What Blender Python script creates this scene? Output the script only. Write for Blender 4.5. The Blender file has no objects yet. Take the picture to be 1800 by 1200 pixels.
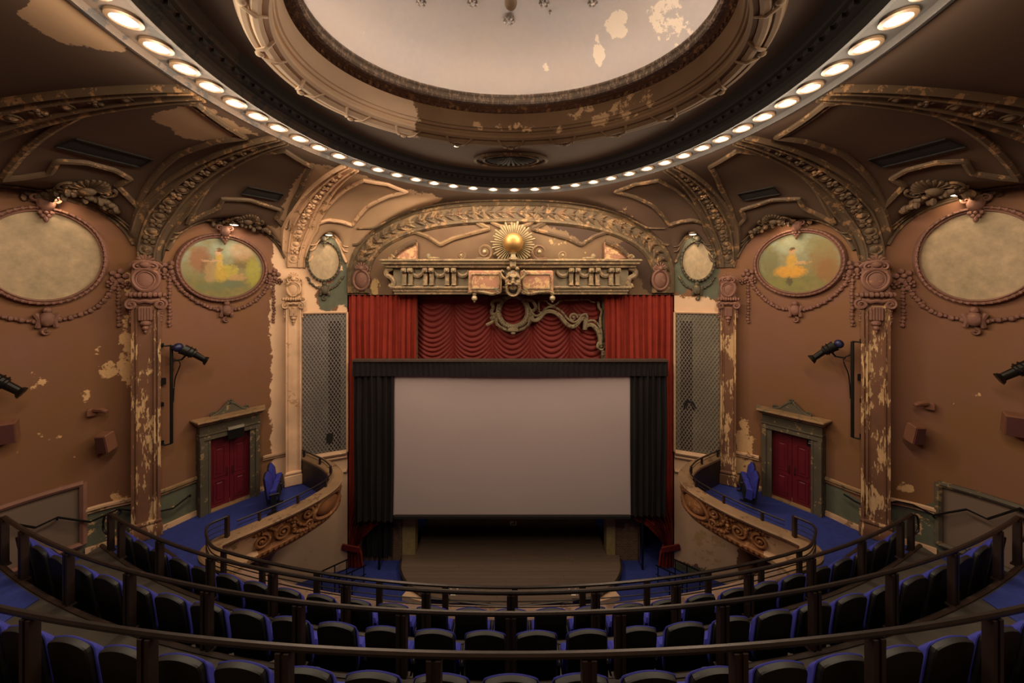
import bpy, math, random
import numpy as np
from mathutils import Vector, Matrix, noise as mnoise
random.seed(7); rng = np.random.default_rng(7)
S = bpy.context.scene
COL = S.collection
PI = math.pi

# ------------------------------------------------------------------ camera, world, lamps, exposure
F, U0, HV = 600.0, 898.0, 512.0            # focal length, principal column and horizon row of the 1800x1200 frame
cd = bpy.data.cameras.new('camera'); cam = bpy.data.objects.new('camera', cd); COL.objects.link(cam)
cd.sensor_width = 36; cd.lens = 36 * F / 1800; cd.shift_x = (900 - U0) / 1800; cd.shift_y = -(600 - HV) / 1800
cd.clip_start = .05; cam.rotation_euler = (PI / 2, 0, 0); S.camera = cam
W = bpy.data.worlds.new('world'); S.world = W; W.use_nodes = True
W.node_tree.nodes['Background'].inputs[0].default_value = (.010, .008, .006, 1)
W.node_tree.nodes['Background'].inputs[1].default_value = 1
S.view_settings.view_transform = 'Standard'; S.view_settings.look = 'None'
S.view_settings.exposure = 0.28; S.view_settings.gamma = 1; S.view_settings.use_curve_mapping = False
S.cycles.max_bounces = 6; S.cycles.diffuse_bounces = 5; S.cycles.glossy_bounces = 2; S.cycles.use_denoising = True
S.cycles.caustics_reflective = False; S.cycles.caustics_refractive = False
WARM = (1.0, .80, .575)
LAMP_W, PICT_W, DOME_E = 54.0, 10.0, 50.0     # watts: ring downlights, picture lamps, dome cove tube (emission)
def light(name, kind, energy, color, loc, parent=None, size=.1, angle=None, blend=.6, rot=None):
    d = bpy.data.lights.new(name, kind); d.energy = energy; d.color = color
    if kind == 'AREA': d.size = size
    else: d.shadow_soft_size = size
    if kind == 'SPOT': d.spot_size = angle; d.spot_blend = blend
    o = bpy.data.objects.new(name, d); COL.objects.link(o)
    if parent: o.parent = parent
    o.location = loc
    if rot: o.rotation_euler = rot
    return o

# ------------------------------------------------------------------ materials
MATS = {}
def nodes(name):
    m = bpy.data.materials.new(name); m.use_nodes = True; MATS[name] = m
    nt = m.node_tree; b = nt.nodes['Principled BSDF']
    return m, nt, b
def N(nt, t, **kw):
    n = nt.nodes.new(t)
    for k, v in kw.items():
        if k.startswith('i_'): n.inputs[k[2:].replace('_', ' ')].default_value = v
        else: setattr(n, k, v)
    return n
def L(nt, a, b): nt.links.new(a, b)
def rgb(h):
    c = [int(h[i:i+2], 16) / 255 for i in (0, 2, 4)]
    return tuple(x / 12.92 if x <= .04045 else ((x + .055) / 1.055) ** 2.4 for x in c) + (1,)
def noise(nt, scale, detail=4, vec=None, rough=.6, stretch=None):
    g = N(nt, 'ShaderNodeNewGeometry') if vec is None else None
    v = g.outputs['Position'] if vec is None else vec
    if stretch:
        mp = N(nt, 'ShaderNodeMapping'); mp.inputs['Scale'].default_value = stretch; L(nt, v, mp.inputs['Vector']); v = mp.outputs[0]
    n = N(nt, 'ShaderNodeTexNoise'); n.inputs['Scale'].default_value = scale; n.inputs['Detail'].default_value = detail
    n.inputs['Roughness'].default_value = rough; L(nt, v, n.inputs['Vector']); return n.outputs['Fac']
def math_(nt, op, a, b=None, clamp=False):
    n = N(nt, 'ShaderNodeMath', operation=op); n.use_clamp = clamp
    for i, x in enumerate((a, b)):
        if x is None: continue
        if isinstance(x, (int, float)): n.inputs[i].default_value = x
        else: L(nt, x, n.inputs[i])
    return n.outputs[0]
def mix(nt, fac, a, b, blend='MIX'):
    n = N(nt, 'ShaderNodeMix', data_type='RGBA', blend_type=blend)
    if isinstance(fac, (int, float)): n.inputs['Factor'].default_value = fac
    else: L(nt, fac, n.inputs['Factor'])
    for k, x in (('A', a), ('B', b)):
        i = [q for q in n.inputs if q.name == k and q.type == 'RGBA'][0]
        if isinstance(x, tuple): i.default_value = x
        else: L(nt, x, i)
    return [q for q in n.outputs if q.type == 'RGBA'][0]
def step(nt, x, lo, hi):
    n = N(nt, 'ShaderNodeMapRange'); n.clamp = True
    n.inputs['From Min'].default_value = lo; n.inputs['From Max'].default_value = hi
    L(nt, x, n.inputs['Value']); return n.outputs[0]
def bump(nt, b, h, strength=.3, dist=.02):
    n = N(nt, 'ShaderNodeBump'); n.inputs['Strength'].default_value = strength; n.inputs['Distance'].default_value = dist
    L(nt, h, n.inputs['Height']); L(nt, n.outputs[0], b.inputs['Normal'])
def scal(c, k): return (c[0] * k, c[1] * k, c[2] * k, 1)
def plain(name, col, rough=.6, metal=0, var=.18, scale=3.0, bmp=0, bs=20):
    m, nt, b = nodes(name); c = rgb(col)
    n = noise(nt, scale)
    L(nt, mix(nt, step(nt, n, .3, .7), scal(c, 1 - var), scal(c, 1 + var)), b.inputs['Base Color'])
    b.inputs['Roughness'].default_value = rough; b.inputs['Metallic'].default_value = metal
    if bmp: bump(nt, b, noise(nt, bs, 3), bmp)
    return m
def peel(name, base, under, amount=.35, scale=2.2, var=.2, rough=.75, stretch=None, third=None, fine=14):
    """old paint flaked away in patches down to plaster"""
    m, nt, b = nodes(name); c, u = rgb(base), rgb(under)
    big = noise(nt, scale, 6, rough=.65, stretch=stretch); sm = noise(nt, fine, 4, stretch=stretch)
    v = mix(nt, step(nt, noise(nt, .9, 3), .35, .65), scal(c, 1 - var), scal(c, 1 + var))
    if third: v = mix(nt, step(nt, noise(nt, scale * .8, 5, rough=.7), .55, .6), v, rgb(third))
    k = math_(nt, 'ADD', math_(nt, 'MULTIPLY', big, .75), math_(nt, 'MULTIPLY', sm, .25))
    t = .62 - amount * .24
    fac = step(nt, k, t, t + .02)
    uu = mix(nt, step(nt, sm, .3, .7), scal(u, .82), scal(u, 1.12))
    L(nt, mix(nt, fac, v, uu), b.inputs['Base Color']); b.inputs['Roughness'].default_value = rough
    bump(nt, b, math_(nt, 'SUBTRACT', math_(nt, 'MULTIPLY', sm, .4), fac), .35, .012)
    return m
def surface(name, base, mauve, plaster, cream, green, rough=.8):
    """painted plaster of walls and vaults; vertex attributes carry the painted areas and the flaked areas"""
    m, nt, b = nodes(name)
    at = lambda n: N(nt, 'ShaderNodeAttribute', attribute_name=n).outputs['Fac']
    n1 = noise(nt, .55, 5, rough=.6); n2 = noise(nt, 3.2, 7, rough=.7); n3 = noise(nt, 26, 3)
    c = mix(nt, step(nt, n1, .4, .66), rgb(base), rgb(mauve))
    edge = math_(nt, 'MULTIPLY', math_(nt, 'SUBTRACT', n2, .5), 1.6)
    g = step(nt, math_(nt, 'ADD', at('green'), edge), 0, .06)
    gc = mix(nt, step(nt, n2, .35, .7), scal(rgb(green), .85), scal(rgb(green), 1.15))
    c = mix(nt, g, c, gc)
    k = step(nt, math_(nt, 'ADD', at('cream'), edge), 0, .06)
    cc = mix(nt, step(nt, n1, .3, .7), scal(rgb(cream), .86), scal(rgb(cream), 1.1))
    c = mix(nt, k, c, cc)
    p = step(nt, math_(nt, 'ADD', at('peel'), math_(nt, 'MULTIPLY', math_(nt, 'SUBTRACT', n2, .5), 2.6)), .5, .56)
    pc = mix(nt, step(nt, n3, .25, .75), scal(rgb(plaster), .85), scal(rgb(plaster), 1.1))
    c = mix(nt, p, c, pc)
    L(nt, c, b.inputs['Base Color']); b.inputs['Roughness'].default_value = rough
    bump(nt, b, math_(nt, 'SUBTRACT', math_(nt, 'MULTIPLY', n3, .25), p), .3, .01)
    return m
def glow(name, col, strength):
    m, nt, b = nodes(name); b.inputs['Base Color'].default_value = (.8, .8, .8, 1)
    b.inputs['Emission Color'].default_value = col; b.inputs['Emission Strength'].default_value = strength; return m

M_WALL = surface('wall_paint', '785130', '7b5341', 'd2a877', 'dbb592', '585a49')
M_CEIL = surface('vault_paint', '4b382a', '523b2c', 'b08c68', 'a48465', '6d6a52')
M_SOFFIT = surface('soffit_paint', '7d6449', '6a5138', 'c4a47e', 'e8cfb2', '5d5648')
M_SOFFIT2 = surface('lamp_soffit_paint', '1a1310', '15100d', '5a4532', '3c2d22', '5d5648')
M_MAUVE = peel('ornament_mauve', '7a5446', '96694f', .15, 5)
M_DARKORN = peel('ornament_dark', '55422f', '8c6a48', .32, 4)
M_CREAMORN = peel('ornament_cream', 'c19b79', '8a6a48', .25, 4)
M_CREAMPLAIN = plain('cream_plaster', 'cda786', .8, var=.1, scale=1.5)
M_GOLDORN = peel('ornament_gilt', '917a58', '6b4a35', .35, 7, third='6f6a55')
M_PROSC = peel('proscenium_plaster', '7a6043', '6a4b34', .42, 1.3, third='80694a')
M_TYMP = surface('tympanum_paint', '6c543a', '5e4430', 'a8885a', '3d281b', '80694a')
M_ENT = peel('entablature_paint', '7c6a50', 'a08260', .35, 5, third='6a5240')
M_PINK = peel('plaque_pink', 'a07058', 'c09a6c', .45, 5)
M_SHAFT = peel('pilaster_flaked', '6f4a34', 'c4a074', .4, 1.6, stretch=(2.2, 2.2, .55), fine=11)
M_SHAFTB = peel('pilaster_cream', 'd4ae8b', 'b58c66', .12, 1.5)
M_GILT = plain('gold_leaf', 'b98f55', .5, .8, .12, 4)
M_SUN = plain('old_gilding', 'ad9a78', .5, .3, .15, 9)
M_FRAMEGREY = peel('scroll_frame_grey', '8a7a5e', '5f4d3a', .35, 8)
M_CANVAS = None
M_DOOR = plain('door_red', '5e121c', .45, 0, .12, 2)
M_GREENTRIM = peel('door_surround_green', '4f4637', '86704c', .2, 5)
M_CORNICE = peel('door_cornice', '8e6e4c', '5f5a45', .3, 5)
M_BLACK = plain('black_metal', '15120f', .45, .4, .2, 6)
M_RAIL = plain('bronze_rail', '393230', .36, .7, .2, 5)
M_POST = plain('brown_post', '2f211c', .5, .2, .2, 4)
M_BLUE = plain('seat_blue', '2a2e90', .8, 0, .12, 12, .25, 220)
M_SHELL = plain('seat_shell', '0b0808', .6, 0, .1, 3)
M_CARPET = plain('carpet_blue', '26317c', .95, 0, .18, 9, .5, 90)
M_TREAD = plain('grey_tread', '3a322b', .8, 0, .15, 2)
M_RISER = plain('dark_nosing', '2e221b', .5, 0, .2, 3)
M_REDVELVET = plain('red_velvet', '8a2613', .85, 0, .15, 3)
M_SWAGRED = plain('red_austrian', '701a12', .7, 0, .12, 3)
M_MASK = plain('black_masking', '120b0c', .95, 0, .2, 4)
M_SCREEN = plain('screen_white', 'bdaaa8', .9, 0, .02, .5)
M_GREYPANEL = plain('grey_infill', '6f5c4e', .85, 0, .06, 1)
M_BROWNBOX = plain('speaker_brown', '744a35', .7, 0, .1, 3)
M_SPEAKGRILL = plain('speaker_cloth', '5c3430', .9, 0, .1, 60)
M_CAP = peel('parapet_cap_wood', '8a6c4f', '6a4e36', .25, 3)
M_PARAPET = peel('parapet_face', '85552f', 'a8774a', .2, 3)
M_LEDGE = peel('pink_ledge', '7a6052', '5e4438', .3, 3)
M_VENT = plain('vent_dark', '120c0a', .8, 0, .1, 5)
M_RIM = peel('dome_rim', '8f8378', 'c7b6a2', .4, 6, stretch=(3, 3, .5))
M_EGG = peel('egg_band_dark', '4a2c14', '7d5a38', .3, 8)
M_CLOTH = None
M_LAMP = glow('lamp_glow', (1, .86, .56, 1), 1.9)
M_LAMP2 = glow('picture_lamp_glow', (1, .88, .62, 1), 1.8)
M_TRIM = plain('lamp_trim', '5d4a38', .5, .3, .1, 6)

def dome_mat():
    m, nt, b = nodes('dome_plaster')
    at = N(nt, 'ShaderNodeAttribute', attribute_name='peel').outputs['Fac']
    n1 = noise(nt, .8, 4); n2 = noise(nt, 2.4, 7, rough=.7); n3 = noise(nt, 9, 4)
    c = mix(nt, step(nt, n1, .35, .65), rgb('a0968f'), rgb('a8988a'))
    c = mix(nt, step(nt, n3, .3, .8), c, rgb('a99c90'))
    p = step(nt, math_(nt, 'ADD', at, math_(nt, 'MULTIPLY', math_(nt, 'SUBTRACT', n2, .5), 2.4)), .5, .56)
    L(nt, mix(nt, p, c, rgb('cfbda4')), b.inputs['Base Color']); b.inputs['Roughness'].default_value = .85
    bump(nt, b, n3, .15, .01); return m
M_DOME = dome_mat()
def wood_mat(name, a, bcol, scale=1.0):
    """boards running across the stage: tone per board and grain"""
    m, nt, b = nodes(name)
    g = N(nt, 'ShaderNodeNewGeometry'); sep = N(nt, 'ShaderNodeSeparateXYZ'); L(nt, g.outputs['Position'], sep.inputs[0])
    gr = noise(nt, 3, 6, stretch=(.6, 14, 14)); tone = noise(nt, .9, 2, stretch=(.25, 9, 1))
    c = mix(nt, step(nt, tone, .35, .65), rgb(a), rgb(bcol))
    L(nt, mix(nt, math_(nt, 'MULTIPLY', step(nt, gr, .35, .7), .5), c, scal(rgb(a), .55)), b.inputs['Base Color'])
    b.inputs['Roughness'].default_value = .5; bump(nt, b, gr, .1, .01); return m
M_STAGE = wood_mat('stage_boards', '6f5c50', '665449')
def brick_mat(name, a, c2, mortar):
    m, nt, b = nodes(name)
    g = N(nt, 'ShaderNodeNewGeometry'); sep = N(nt, 'ShaderNodeSeparateXYZ'); L(nt, g.outputs['Position'], sep.inputs[0])
    cb = N(nt, 'ShaderNodeCombineXYZ'); L(nt, sep.outputs['X'], cb.inputs[0]); L(nt, sep.outputs['Z'], cb.inputs[1])
    t = N(nt, 'ShaderNodeTexBrick'); t.inputs['Scale'].default_value = 4.2
    t.inputs['Color1'].default_value = rgb(a); t.inputs['Color2'].default_value = rgb(c2); t.inputs['Mortar'].default_value = rgb(mortar)
    t.inputs['Mortar Size'].default_value = .02; L(nt, cb.outputs[0], t.inputs['Vector'])
    L(nt, t.outputs['Color'], b.inputs['Base Color']); b.inputs['Roughness'].default_value = .9; return m
M_BRICK = brick_mat('old_brick', '6d5440', '59412f', '8a7258')
def canvas(name, kind):
    """faded canvases: plain parchment, or a loose pastoral scene painted from soft blobs of colour"""
    m, nt, b = nodes(name)
    tc = N(nt, 'ShaderNodeUVMap'); tc.uv_map = 'uv'
    sep = N(nt, 'ShaderNodeSeparateXYZ'); L(nt, tc.outputs[0], sep.inputs[0]); X, Y = sep.outputs[0], sep.outputs[1]
    nz = noise(nt, 3.0, 7, vec=tc.outputs[0], rough=.7); n2 = noise(nt, 7, 5, vec=tc.outputs[0], rough=.7); n3 = noise(nt, 13, 4, vec=tc.outputs[0], rough=.6)
    if kind == 'blank':
        c = mix(nt, step(nt, nz, .35, .68), rgb('8f7d62'), rgb('b49a78'))
        c = mix(nt, step(nt, n2, .68, .76), c, rgb('c4b08c'))
    else:
        wob = lambda s, k: math_(nt, 'ADD', s, math_(nt, 'MULTIPLY', math_(nt, 'SUBTRACT', n2, .5), k))
        Yw, Xw = wob(Y, .34), wob(X, .34)
        c = mix(nt, step(nt, Yw, -.5, .45), rgb('6a6a3c'), rgb('97a28c'))
        c = mix(nt, step(nt, nz, .35, .7), c, rgb('8d7a44'))
        for (x, y, rx, ry, h, a) in kind:
            dx = math_(nt, 'DIVIDE', math_(nt, 'SUBTRACT', Xw, x), rx); dy = math_(nt, 'DIVIDE', math_(nt, 'SUBTRACT', Yw, y), ry)
            d = math_(nt, 'ADD', math_(nt, 'MULTIPLY', dx, dx), math_(nt, 'MULTIPLY', dy, dy))
            f = math_(nt, 'MULTIPLY', step(nt, math_(nt, 'ADD', d, math_(nt, 'MULTIPLY', math_(nt, 'SUBTRACT', n3, .5), 1.1)), 1.4, .5), a)
            c = mix(nt, f, c, rgb(h))
        c = mix(nt, math_(nt, 'MULTIPLY', step(nt, n2, .4, .66), .28), c, rgb('6b6038'))
    L(nt, c, b.inputs['Base Color']); b.inputs['Roughness'].default_value = .7; return m
M_BLANK = canvas('blank_canvas', 'blank')
M_PICL = canvas('pastoral_canvas', [(-.55, .25, .26, .42, '93603f', .9), (-.4, .0, .14, .3, '7c5a3c', .8), (.55, .28, .3, .26, '86703f', .95), (.42, .1, .3, .1, '6f5f3c', .8), (0, .62, .3, .25, 'a9b49a', .5), (.45, .6, .3, .3, 'c9a07c', .6),
    (.75, -.1, .2, .5, 'a39a35', .8), (-.3, -.15, .15, .4, 'b0905e', .7), (.12, -.12, .26, .24, 'b3a23c', .9), (-.06, -.2, .16, .28, 'bb9c3e', .95), (.34, -.3, .22, .12, 'b98f5c', .8), (-.1, .25, .08, .35, 'c9a548', .95),
    (-.12, .52, .07, .1, 'd9ab84', 1), (-.1, .6, .08, .06, '7d5a35', 1), (-.28, .22, .25, .04, 'cfa07a', .8), (.25, -.55, .3, .14, '5f6a52', .7), (-.25, -.62, .4, .15, '67704a', .6)])
M_PICR = canvas('seated_lady_canvas', [(.6, .1, .35, .6, '8a6a38', .8), (.5, .55, .4, .25, '8a7f4c', .7), (-.7, .1, .25, .5, '6f6a3f', .8), (-.1, .6, .35, .3, 'a9ab86', .6), (.7, -.3, .25, .4, '8c5a30', .7),
    (-.18, -.28, .4, .22, 'd0942f', .95), (-.15, .06, .13, .26, 'c79a3a', .95), (-.13, .42, .07, .1, 'c99a68', 1), (-.12, .49, .07, .06, '5f4426', 1), (.12, .0, .2, .04, 'cc9a60', .8), (-.3, -.7, .5, .14, '7d7a38', .7), (-.2,-.62,.08,.16,'4a3f2a',.8)])

# ------------------------------------------------------------------ mesh builder
def unit(v): v = np.asarray(v, float); return v / (np.linalg.norm(v) + 1e-12)
class MB:
    def __init__(s, map=None, flip=False): s.v = []; s.f = []; s.n = 0; s.map = map; s.flip = flip; s.uv = None
    def add(s, V, Fs, local=None):
        V = np.asarray(V, float).reshape(-1, 3)
        if local is not None: V = V @ np.array(local)[:3, :3].T + np.array(local)[:3, 3]
        if s.map is not None: V = s.map(V)
        b = s.n
        for q in Fs:
            q = [b + i for i in q]
            s.f.append(q[::-1] if s.flip else q)
        s.v.append(V); s.n += len(V)
    def box(s, c, d, local=None, bev=0, taper=1.0):
        x, y, z = (k / 2 for k in d); cx, cy, cz = c
        if bev <= 0:
            V = [(cx + i * x * (taper if k > 0 else 1), cy + j * y * (taper if k > 0 else 1), cz + k * z) for k in (-1, 1) for j in (-1, 1) for i in (-1, 1)]
            s.add(V, [(0, 2, 3, 1), (4, 5, 7, 6), (0, 1, 5, 4), (2, 6, 7, 3), (0, 4, 6, 2), (1, 3, 7, 5)], local)
        else:
            r = min(bev, x * .9, z * .9, y * .9)
            pr = [(-z, -r), (-z + r, 0), (z - r, 0), (z, -r)]
            V = []
            for (zz, o) in pr:
                for (i, j) in ((-1, -1), (1, -1), (1, 1), (-1, 1)): V.append((cx + i * (x + o), cy + j * (y + o), cz + zz))
            Fs = [(3, 2, 1, 0), (12, 13, 14, 15)]
            for a in range(3):
                for b in range(4): Fs.append((a*4+b, a*4+(b+1) % 4, a*4+4+(b+1) % 4, a*4+4+b))
            s.add(V, Fs, local)
    def beam(s, a, b, w, h=None, up=(0, 0, 1)):
        a, b = np.array(a, float), np.array(b, float); t = unit(b - a); up = np.array(up, float)
        if abs(t @ up) > .98: up = np.array((0, 1., 0))
        x = unit(np.cross(t, up)); z = np.cross(x, t); h = h or w
        V = [p + x * i * w / 2 + z * j * h / 2 for p in (a, b) for (i, j) in ((-1, -1), (1, -1), (1, 1), (-1, 1))]
        s.add(V, [(0, 1, 2, 3), (7, 6, 5, 4), (0, 4, 5, 1), (1, 5, 6, 2), (2, 6, 7, 3), (3, 7, 4, 0)])
    def tube(s, P, r, n=6, closed=False, up=(0, 0, 1), flat=1.0, cap=True):
        P = np.asarray(P, float); m = len(P)
        R = np.full(m, r, float) if np.isscalar(r) else np.asarray(r, float)
        T = np.gradient(P, axis=0) if not closed else np.roll(P, -1, 0) - np.roll(P, 1, 0)
        V = []; up = np.array(up, float)
        for i in range(m):
            t = unit(T[i]); x = np.cross(t, up)
            if np.linalg.norm(x) < .05: x = np.cross(t, np.array((.3, 1, .1)))
            x = unit(x); z = np.cross(x, t)
            for k in range(n):
                a = 2 * PI * k / n + PI / n; V.append(P[i] + R[i] * (x * math.cos(a) + z * math.sin(a) * flat))
        Fs = []
        for i in range(m if closed else m - 1):
            j = (i + 1) % m
            for k in range(n): Fs.append((i*n+k, i*n+(k+1) % n, j*n+(k+1) % n, j*n+k))
        if not closed and cap: Fs += [tuple(range(n))[::-1], tuple((m-1)*n+k for k in range(n))]
        s.add(V, Fs)
    def sweep(s, P, prof, closed=False, pclosed=True, up=(0, 0, 1)):
        """profile (side, up) swept along a level path; side = to the right of the travel direction"""
        P = np.asarray(P, float); m = len(P); n = len(prof)
        T = np.gradient(P, axis=0) if not closed else np.roll(P, -1, 0) - np.roll(P, 1, 0)
        V = []
        for i in range(m):
            t = T[i].copy(); t[2] = 0; t = unit(t); x = np.array((t[1], -t[0], 0))
            for (a, b) in prof: V.append(P[i] + x * a + np.array((0, 0, b)))
        Fs = []
        for i in range(m if closed else m - 1):
            j = (i + 1) % m
            for k in range(n if pclosed else n - 1): Fs.append((i*n+k, j*n+k, j*n+(k+1) % n, i*n+(k+1) % n))
        if not closed and pclosed: Fs += [tuple(range(n)), tuple((m-1)*n+k for k in range(n))[::-1]]
        s.add(V, Fs)
    def blob(s, c, r, nu=8, nv=6, local=None):
        cx, cy, cz = c; r = (r, r, r) if np.isscalar(r) else r
        V = [(cx, cy, cz - r[2])]
        for j in range(1, nv):
            ph = PI * j / nv - PI / 2
            for i in range(nu):
                th = 2 * PI * i / nu; V.append((cx + r[0]*math.cos(ph)*math.cos(th), cy + r[1]*math.cos(ph)*math.sin(th), cz + r[2]*math.sin(ph)))
        V.append((cx, cy, cz + r[2])); top = len(V) - 1; Fs = []
        for i in range(nu):
            k = (i + 1) % nu; Fs.append((0, 1 + k, 1 + i)); b = 1 + (nv - 2) * nu; Fs.append((top, b + i, b + k))
            for j in range(nv - 2): Fs.append((1 + j*nu + i, 1 + j*nu + k, 1 + (j+1)*nu + k, 1 + (j+1)*nu + i))
        s.add(V, Fs, local)
    def lathe(s, c, prof, n=16, local=None, sx=1, sy=1):
        V = []; m = len(prof)
        for (r, z) in prof:
            for k in range(n): a = 2*PI*k/n; V.append((c[0] + r*sx*math.cos(a), c[1] + r*sy*math.sin(a), c[2] + z))
        Fs = [(i*n+k, i*n+(k+1) % n, (i+1)*n+(k+1) % n, (i+1)*n+k) for i in range(m-1) for k in range(n)]
        Fs += [tuple(range(n))[::-1], tuple((m-1)*n+k for k in range(n))]
        s.add(V, Fs, local)
    def grid(s, G, flip=False):
        """G: array (a, b, 3)"""
        a, b = G.shape[:2]; Fs = []
        for i in range(a - 1):
            for j in range(b - 1):
                q = (i*b+j, (i+1)*b+j, (i+1)*b+j+1, i*b+j+1); Fs.append(q[::-1] if flip else q)
        s.add(G.reshape(-1, 3), Fs)
    def prism(s, pts, y0, y1):
        """front-view outline (x, z), extruded between depths y0 (front) and y1"""
        n = len(pts); V = [(x, y0, z) for x, z in pts] + [(x, y1, z) for x, z in pts]
        s.add(V, [tuple(range(n)), tuple(range(n, 2*n))[::-1]] + [(i, n+i, n+(i+1) % n, (i+1) % n) for i in range(n)])
    def fan(s, C, ring):
        V = [C] + list(ring); n = len(ring); s.add(V, [(0, 1 + i, 1 + (i+1) % n) for i in range(n)])
    # --- plaster ornament in front view: x right, z up, -y towards the room
    def spiral(s, cx, cz, R, turns=1.6, r=.02, a0=0, d=1, y=-.03, n=26, inner=.15):
        P, Rr = [], []
        for i in range(n):
            t = i / (n - 1); a = a0 + d * t * turns * 2 * PI; q = R * (1 - t * (1 - inner)); P.append((cx + q*math.cos(a), y, cz + q*math.sin(a))); Rr.append(r * (1 - .45*t))
        s.tube(P, Rr, 5, up=(0, 1, 0)); s.blob((cx, y - r*.4, cz), (R*.2, r*1.1, R*.2))
    def rosette(s, cx, cz, R, y=-.02, petals=6, dep=.05):
        s.blob((cx, y - dep*.5, cz), (R*.32, dep, R*.32))
        for k in range(petals):
            a = 2*PI*k/petals; s.blob((cx + R*.62*math.cos(a), y, cz + R*.62*math.sin(a)), (R*.36, dep*.8, R*.36), 6, 5)
    def garland(s, pts, r=.05, y=-.03, stepk=1.5):
        pts = np.array(pts, float); d = np.r_[0, np.cumsum(np.linalg.norm(np.diff(pts, axis=0), axis=1))]
        n = max(3, int(d[-1] / (r * stepk)))
        for i in range(n + 1):
            q = d[-1] * i / n; x = np.interp(q, d, pts[:, 0]); z = np.interp(q, d, pts[:, 1]); k = 1.1 if i % 2 else .75
            s.blob((x + random.uniform(-.2, .2)*r, y, z + random.uniform(-.2, .2)*r), (r*k, r*.9, r*k), 6, 5)
            if i % 2 == 0: s.blob((x + random.choice((-1, 1))*r*.9, y + .01, z + r*.3), (r*.55, r*.5, r*.55), 5, 4)
        s.tube([(x, y + .01, z) for x, z in pts], r * .55, 6, up=(0, 1, 0))
    def shell(s, cx, cz, R, y=-.03, n=9, a0=.1, a1=PI-.1):
        for k in range(n):
            a = a0 + (a1 - a0) * k / (n - 1); P = [(cx + R*q*math.cos(a), y - .06*R*4*q*(1-q*.6), cz + R*q*math.sin(a)) for q in (.15, .4, .7, .9, 1)]
            s.tube(P, [R*.03, R*.09, R*.13, R*.14, R*.08], 5, up=(0, 1, 0))
    def build(s, name, mat, parent=None, smooth=True, ang=40, uvf=None, attrs=None, kind=None, label=None):
        V = np.concatenate(s.v) if s.v else np.zeros((0, 3))
        off = np.zeros(3)
        if parent is not None: off = WORLD[parent.name]
        me = bpy.data.meshes.new(name); me.from_pydata((V - off).tolist(), [], s.f); me.materials.append(mat)
        if smooth:
            me.shade_smooth(); me.set_sharp_from_angle(angle=math.radians(ang))
        if attrs:
            for k, f in attrs.items():
                a = me.attributes.new(k, 'FLOAT', 'POINT'); a.data.foreach_set('value', np.asarray(f(V), np.float32))
        if uvf is not None:
            uv = me.uv_layers.new(name='uv'); idx = np.empty(len(me.loops), int); me.loops.foreach_get('vertex_index', idx)
            uv.data.foreach_set('uv', uvf[idx].ravel().astype(np.float32))
        o = bpy.data.objects.new(name, me); COL.objects.link(o); WORLD[o.name] = off
        if parent is not None: o.parent = parent
        if kind: o['kind'] = kind
        if label: o['label'] = label
        return o
WORLD = {}
def tag(o, label=None, cat=None, group=None, kind=None):
    if label: o['label'] = label
    if cat: o['category'] = cat
    if group: o['group'] = group
    if kind: o['kind'] = kind
    return o
def empty(name, loc=(0, 0, 0), label=None, cat=None, group=None):
    o = bpy.data.objects.new(name, None); o.empty_display_size = .1; COL.objects.link(o); o.location = loc
    WORLD[o.name] = np.array(loc, float); return tag(o, label, cat, group)
def subempty(name, parent):
    o = bpy.data.objects.new(name, None); COL.objects.link(o); o.parent = parent; WORLD[o.name] = WORLD[parent.name]; return o
def copy_tree(o, parent=None):
    c = o.copy(); COL.objects.link(c)
    if parent is not None: c.parent = parent; c.matrix_parent_inverse = o.matrix_parent_inverse
    for ch in list(o.children): copy_tree(ch, c)
    return c
def PX(u, v, Y): return np.array(((u - U0) * Y / F, Y, (HV - v) * Y / F))     # a picture point at distance Y
def proj(V): return U0 + F * V[:, 0] / np.maximum(V[:, 1], .3), HV - F * V[:, 2] / np.maximum(V[:, 1], .3)
ORD = 'first second third fourth fifth sixth seventh eighth ninth tenth eleventh twelfth thirteenth fourteenth fifteenth sixteenth seventeenth eighteenth nineteenth twentieth twenty-first twenty-second twenty-third twenty-fourth twenty-fifth twenty-sixth twenty-seventh twenty-eighth twenty-ninth thirtieth'.split()

# ------------------------------------------------------------------ plan of the hall
ZB, ZFLOOR, ZDADO = -6.3, -9.7, -5.25         # box floor, main floor, dado rail (the camera stands at height 0)
YP, XP = 11.95, 5.72                          # proscenium wall plane and half width of its opening
CY, RA, RB, ZR = 5.3, 4.64, 5.3, 3.18         # ring of downlights: centre, half axes, height
def catmull(P, step_=.06):
    P = np.array(P, float); Q = np.vstack([2*P[0]-P[1], P, 2*P[-1]-P[-2]]); out = []
    for i in range(1, len(Q) - 2):
        n = max(2, int(np.linalg.norm(Q[i+1]-Q[i]) / .02))
        for t in np.linspace(0, 1, n, endpoint=False):
            a, b, c, d = Q[i-1], Q[i], Q[i+1], Q[i+2]
            out.append(.5*((2*b) + (c-a)*t + (2*a-5*b+4*c-d)*t*t + (3*b-a-3*c+d)*t**3))
    out.append(P[-1]); out = np.array(out); d = np.r_[0, np.cumsum(np.linalg.norm(np.diff(out, axis=0), axis=1))]
    s = np.linspace(0, d[-1], max(2, int(d[-1]/step_))); return np.c_[[np.interp(s, d, out[:, k]) for k in range(P.shape[1])]].T
WP = catmull([(-5.72, 11.95), (-6.5, 11.62), (-7.35, 11.2), (-8.2, 10.55), (-8.85, 9.7), (-9.3, 8.9), (-10.1, 8.35), (-10.72, 7.5), (-11.08, 6.4), (-11.25, 5.2), (-11.3, 3.5), (-11.3, 0), (-11.3, -3)])
WS = np.r_[0, np.cumsum(np.linalg.norm(np.diff(WP, axis=0), axis=1))]
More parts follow.
